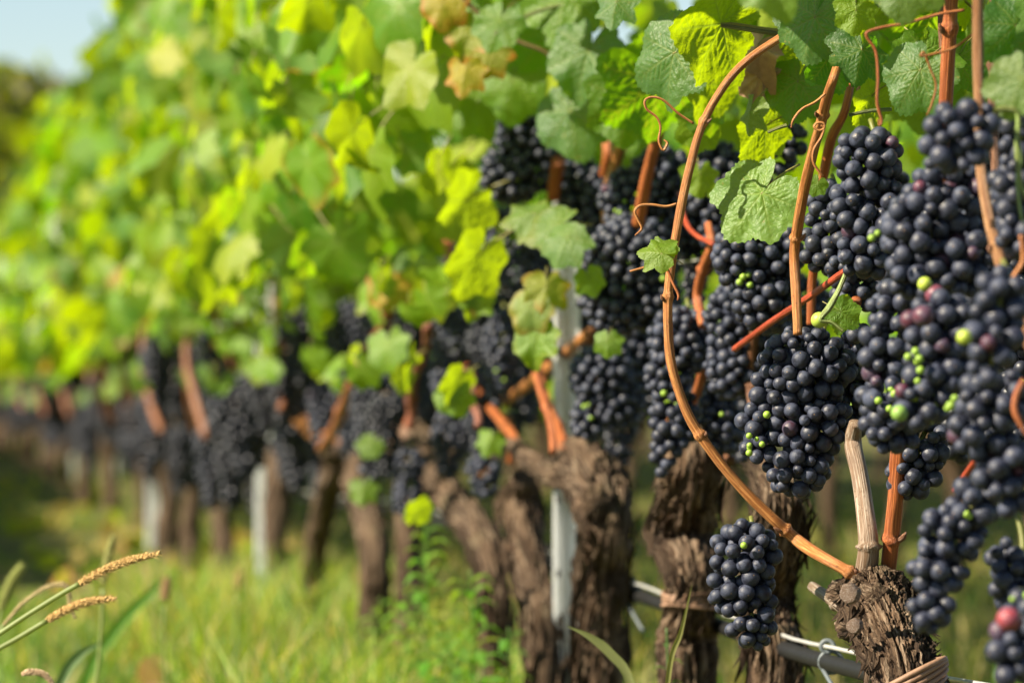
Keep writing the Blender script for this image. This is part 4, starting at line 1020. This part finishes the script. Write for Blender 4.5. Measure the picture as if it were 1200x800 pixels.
# ------------------------------------------------------------------ grass
GC = [(0.070, 0.150, 0.022), (0.095, 0.19, 0.022), (0.13, 0.215, 0.03), (0.05, 0.11, 0.02), (0.26, 0.26, 0.06), (0.38, 0.31, 0.13), (0.22, 0.31, 0.03)]
def grass(n, samp, name, label, seed, wts):
    g = np.random.default_rng(seed); xy = samp(g, n); h = g.uniform(.05, .17, n)*(xy[:, 2]); w = g.uniform(.0012, .0028, n)*(1+xy[:, 1]*.04)
    a = g.uniform(0, 2*PI, n); lean = g.uniform(.1, .8, n)*h; la = g.uniform(0, 2*PI, n)
    sx, sy = np.cos(a)*w, np.sin(a)*w; lx, ly = np.cos(la)*lean, np.sin(la)*lean; z0 = np.full(n, -.01)
    x, y = xy[:, 0], xy[:, 1]
    V = np.stack([np.stack([x-sx, y-sy, z0], -1), np.stack([x+sx, y+sy, z0], -1),
                  np.stack([x-sx*.8+lx*.3, y-sy*.8+ly*.3, h*.55], -1), np.stack([x+sx*.8+lx*.3, y+sy*.8+ly*.3, h*.55], -1),
                  np.stack([x-sx*.1+lx, y-sy*.1+ly, h], -1), np.stack([x+sx*.1+lx, y+sy*.1+ly, h], -1)], 1)
    Fq = np.array([[0, 1, 3, 2], [2, 3, 5, 4]])[None]+np.arange(n)[:, None, None]*6
    ci = g.choice(6, n, p=wts)
    near = (x > .35) & (x < 1.0) & (y < 11) & (g.random(n) < .6); ci = np.where(near, g.choice([2, 2, 2, 6, 6, 4, 5], n), ci)  # strip by the trunks painted yellower and brighter as sunlit grass, with some straw
    C = np.array(GC)[ci]*g.uniform(.8, 1.25, (n, 1)); C = np.hstack([C, np.ones((n, 1))]).repeat(6, 0)
    o = put(name, mesh(name, V.reshape(-1, 3), Fq.reshape(-1, 4), M_BLADE, attrs={'lc': ('FLOAT_COLOR', C)}))
    tag(o, label, 'grass', kind='stuff')
def s_aisle(g, n):
    y = 4.6+30*g.random(n)**1.7; x = g.uniform(-.9, 1.0, n)
    hh = np.array([.75+.6*mn.noise(Vector((a*1.2, b*1.2, 5))) for a, b in zip(x, y)])
    hh = hh*np.where((np.abs(x-.62) < .25) & (y < 8.5), 1.15, np.where(y > 9, .38, .6))
    return np.stack([x, y, hh], -1)
grass(90000, s_aisle, 'grass', 'green grass of the aisle and under the near row, painted sunnier and a bit drier by the trunks', 4, [.2, .25, .2, .15, .12, .08])
def s_back(g, n):
    y = 6+30*g.random(n)**1.5; x = g.uniform(1.0, 5.5, n)
    return np.stack([x, y, np.full(n, .5)], -1)
grass(40000, s_back, 'grass', 'short yellowish grass between the rows behind', 6, [.04, .10, .18, .03, .33, .32])
def s_fallen():
    return (rng.uniform(.35, 1.0), 5+14*rng.random()**1.5, rng.uniform(.005, .06))
fl = leaf_mass(420, s_fallen, (.04, .085), (0, 0, 1), .4, [(.30, .17, .07), (.36, .20, .06), (.20, .11, .05), (.40, .30, .10)])
tag(put('fallen_leaves', fl), 'scattered brown and yellow leaves fallen in the grass under the row', 'fallen leaves', kind='stuff')
# ------------------------------------------------------------------ foxtails and weeds
SV, SF = ico(1)
def foxtail(stem_px, head_px, Z, r, label, col=(.66, .44, .17, 1), scol=(.24, .30, .10, 1), sr=.0022, drop=True, bris=True):
    sp = [P(a, b, Z) for a, b in stem_px]; hp = [P(a, b, Z) for a, b in head_px]
    g0 = sp[0]; pts = [Vector(p) for p in sp]
    if drop:
        d = (sp[0]-sp[1]).normalized(); b1 = sp[0]+Vector((d.x*.12, d.y*.12, -(sp[0].z)*.5)); b2 = sp[0]+Vector((d.x*.16, d.y*.16, -sp[0].z)); pts = [b2, b1]+pts
    e = empty('foxtail_grass', (pts[0].x, pts[0].y, max(0, pts[0].z))); tag(e, label, 'grass plant', 'seeding grass stems at the lower left')
    tube('stem', pts, sr, M_GREEN, e, 7, 30, scol)
    q = smoothpath([tuple(p) for p in hp], 60); J = Join(); n = 430
    V, Fq, _ = tube_geo(q, r*.35, 6); V = V.astype(np.float32)
    put('seed_core', mesh('seed_core', V-np.array(e.location), Fq, M_SEED), e, loc=e.location, color=col)
    T = np.gradient(q, axis=0); T /= np.linalg.norm(T, axis=1)[:, None]
    for i in range(n):
        t = i/n; k = min(59, int(t*60)); a = i*2.4; env = r*(1-.55*abs(2*t-.9)**3)*rng.uniform(.8, 1.1)
        N = np.cross(T[k], [0.3, .4, 1.]); N /= np.linalg.norm(N); Bn = np.cross(T[k], N); o = N*math.cos(a)+Bn*math.sin(a)
        c = q[k]+o*env*.7; d = Vector(o*.7+T[k]); rot = np.array(d.to_track_quat('Z', 'Y').to_matrix())
        s = r*.31*rng.uniform(.7, 1.2); c = c+rng.normal(0, r*.08, 3)
        J.add((IV1*np.array([s*.55, s*.55, s]))@rot.T+c, IF1)
        if bris and i % 2 == 0:
            u = np.array(d.normalized()); e2 = c+u*r*rng.uniform(1.0, 1.7); sd_ = np.cross(u, [0, 1, 0.2])*.00022
            m0 = J.n; J.add(np.array([c-sd_, c+sd_, e2]), np.array([[0, 1, 2]]))
    o = J.build('seed_head', M_SEED, e); o.color = col; o['kind'] = 'stuff'
    return e
foxtail([(-80, 795), (-15, 752), (30, 722), (70, 697), (93, 684)], [(93, 684), (120, 669), (150, 657), (187, 648)], 3.35, .0040, 'sharpest golden seed head, upper of the two arching to the right')
foxtail([(-80, 812), (-15, 768), (20, 748), (55, 727)], [(56, 726), (80, 713), (105, 704), (135, 701)], 3.40, .0040, 'lower of the two golden seed heads arching to the right')
foxtail([(112, 800), (118, 750), (121, 690)], [(121, 682), (126, 655), (133, 628)], 4.3, .0048, 'upright blurred yellow-green seed head behind the golden ones', (.36, .36, .12, 1))
foxtail([(-20, 800), (-2, 735), (3, 710)], [(2, 712), (12, 685), (26, 662)], 4.4, .0060, 'blurred yellow-green seed head at the left edge', (.30, .33, .09, 1))
foxtail([(-20, 765), (0, 740), (5, 732)], [(5, 731), (25, 708), (50, 690), (72, 684), (80, 692), (82, 708), (88, 724)], 3.7, .0030, 'pale thin seed head drooping over in a hook', (.50, .40, .20, 1), bris=False)
foxtail([(70, 840), (66, 815), (62, 800)], [(62, 800), (50, 789), (34, 787), (26, 790)], 3.4, .0030, 'pale curved seed head at the bottom left edge', (.55, .40, .25, 1), bris=False)
foxtail([(195, 800), (192, 740), (193, 710)], [(193, 702), (194, 690), (196, 678)], 5., .006, 'blurred brown seed head below the pale steel post', (.38, .25, .12, 1))
foxtail([(276, 790), (277, 740), (278, 700)], [(278, 688), (279, 678), (280, 670)], 6., .006, 'small blurred round seed head left of the bluish post', (.50, .40, .15, 1))
def blade(pts, Z, w, col, label, X=None):
    q = smoothpath([tuple(P(a, b, Z)) for a, b in pts], 24); n = len(q); t = np.linspace(0, 1, n)
    ww = w/2*Z/FPX*np.minimum(1, (1-t)*3.+.04)
    T = np.gradient(q, axis=0); T /= np.linalg.norm(T, axis=1)[:, None]
    sd_ = np.cross(T, np.array(F)); sd_ /= np.linalg.norm(sd_, axis=1)[:, None]
    V = np.vstack([q-sd_*ww[:, None], q+np.array(F)*(ww*.5)[:, None], q+sd_*ww[:, None]])
    Fq = np.array([[[j, j+1, n+j+1, n+j], [n+j, n+j+1, 2*n+j+1, 2*n+j]] for j in range(n-1)]).reshape(-1, 4)
    C = np.tile([*col, 1], (3*n, 1))
    tag(put('grass_blade', mesh('grass_blade', V, Fq, M_BLADE, attrs={'lc': ('FLOAT_COLOR', C)})), label, 'grass blade', 'long single grass blades')
blade([(740, 1100), (745, 900), (738, 800), (715, 765), (690, 745), (664, 733)], 3.45, 11, (.20, .22, .09), 'long olive grass blade bending left in front of the near steel post')
blade([(770, 1100), (775, 900), (785, 780), (798, 740), (811, 684)], 3.35, 6, (.20, .20, .06), 'thin upright blade in front of the third vine')
blade([(60, 1100), (95, 820), (130, 745), (170, 700), (215, 664)], 5.6, 13, (.11, .26, .03), 'broad blurred green blade leaning right beside the seed heads')
blade([(60, 1100), (62, 850), (75, 790), (95, 765), (120, 752)], 4.2, 13, (.12, .20, .08), 'pale blurred blade arching below the seed heads')
def weed(px, X, ytop, label, n=34, col=(.11, .22, .04, 1), wpx=46):
    Z = Zr(px, X); base = P(px, 800, Z); base.z = 0; top = P(px+6, ytop, Z)
    e = empty('weed_plant', base); tag(e, label, 'weed', 'tall leafy weeds at the foot of the vines')
    q = smoothpath([tuple(base), tuple(base.lerp(top, .5)+R*.006), tuple(top)], 40)
    tube('stem', q, np.linspace(.0024, .001, 40), M_GREEN, e, 6, raw=True, color=col)
    for i in range(n):
        t = .12+.86*i/n; k = int(t*39); a = i*2.4; L = wpx*Z/FPX*(1.1-.6*t)*rng.uniform(.7, 1.15)
        d = R*math.cos(a)+Vector((F.x, F.y, 0))*math.sin(a); o = Vector(q[k]); w = L*.17
        mid = o+d*L*.55+Vector((0, 0, L*.30)); end = o+d*L+Vector((0, 0, L*.18*rng.uniform(-1, 1.5)))
        sdv = d.cross(Vector((0, 0, 1)))*w
        V = [o-sdv*.2, o+sdv*.2, mid-sdv, mid+sdv, end-sdv*.08, end+sdv*.08, (o+mid)/2+Vector((0, 0, L*.10)), mid-Vector((0, 0, w*.4))]
        me = mesh('leaf', np.array([tuple(v-base) for v in V]), [(0, 6, 2), (0, 1, 6), (6, 1, 3), (2, 6, 7), (6, 3, 7), (2, 7, 4), (7, 5, 4), (7, 3, 5)], M_GREEN)
        lf = bpy.data.objects.new('leaf', me); COL.objects.link(lf); lf.parent = e; lf.color = (col[0]*rng.uniform(.8, 1.3), col[1]*rng.uniform(.85, 1.2), col[2], 1)
weed(492, .60, 600, 'tallest feathery green weed left of the dark leaning vine', 44, (.12, .25, .035, 1), 60)
weed(545, .62, 668, 'leafy weed at the foot of the dark leaning vine', 40, (.13, .26, .04, 1), 64)
weed(470, .60, 690, 'low weed leaning beside the thin blackish vine', 30, (.14, .27, .035, 1), 56)
weed(590, .64, 735, 'low weed between the leaning vine and the near steel post', 30, (.12, .24, .04, 1), 56)
weed(440, .60, 700, 'sunlit weed in front of the forked pale vine', 30, (.16, .27, .03, 1), 50)
weed(520, .58, 740, 'bushy weed cut by the bottom edge under the tall one', 36, (.12, .24, .04, 1), 70)
weed(775, .66, 735, 'small weed between the fourth and third vine trunks', 20, (.10, .18, .05, 1), 40)
# ------------------------------------------------------------------ far trees
TC = [(0.07, 0.085, 0.022), (0.045, 0.06, 0.018), (0.10, 0.10, 0.028), (0.13, 0.11, 0.04)]
def tree(x, y, h, w, label, seed):
    e = empty('broadleaf_tree', (x, y, 0)); tag(e, label, 'tree', 'trees beyond the end of the rows')
    tube('trunk', [(x, y, -.2), (x+.1, y, h*.3), (x, y, h*.7)], [h*.035, h*.028, h*.01], M_BARK, e, 8, 12)
    g = np.random.default_rng(seed); cl = [(g.normal(0, w*.27), g.normal(0, w*.27), h*(.28+.62*g.random()), g.uniform(.12, .26)*w) for _ in range(26)]
    for k in range(5):
        c = cl[k]; tube('limb', [(x, y, h*.3), (x+c[0]*.5, y+c[1]*.5, c[2]*.8), (x+c[0], y+c[1], c[2])], [h*.016, h*.01, h*.004], M_BARK, e, 6, 10)
    def sm():
        c = cl[rng.integers(26)]; d = rng.normal(size=3); d /= np.linalg.norm(d); d *= c[3]*rng.random()**.3
        return (c[0]+d[0], c[1]+d[1], c[2]+d[2]*.8)
    me = leaf_mass(3200, sm, (.16, .42), (-.3, -.6, .6), .9, TC); f = put('crown', me, e, loc=e.location); f['kind'] = 'stuff'
for k, (px, Z, h, w) in enumerate([(8, 64, 5.2, 4.6), (75, 78, 6.2, 5.0), (150, 70, 5.6, 5.), (-70, 66, 5.4, 4.8), (-160, 72, 6.4, 5.4), (240, 80, 6.5, 5.5)]):
    p = P(px, 450, Z); tree(p.x, p.y, h, w, ['rounded olive tree at the far left under the sky', 'taller olive tree behind the end of the row', 'olive tree mostly hidden behind the leafy row end', 'olive tree just outside the left edge', 'tall olive tree further left of the aisle', 'olive tree behind the leafy wall'][k], 70+k)
print('berries', NB_TOTAL, 'leaves', LEAFN, 'objects', len(S.objects), 'far', len(FARV))
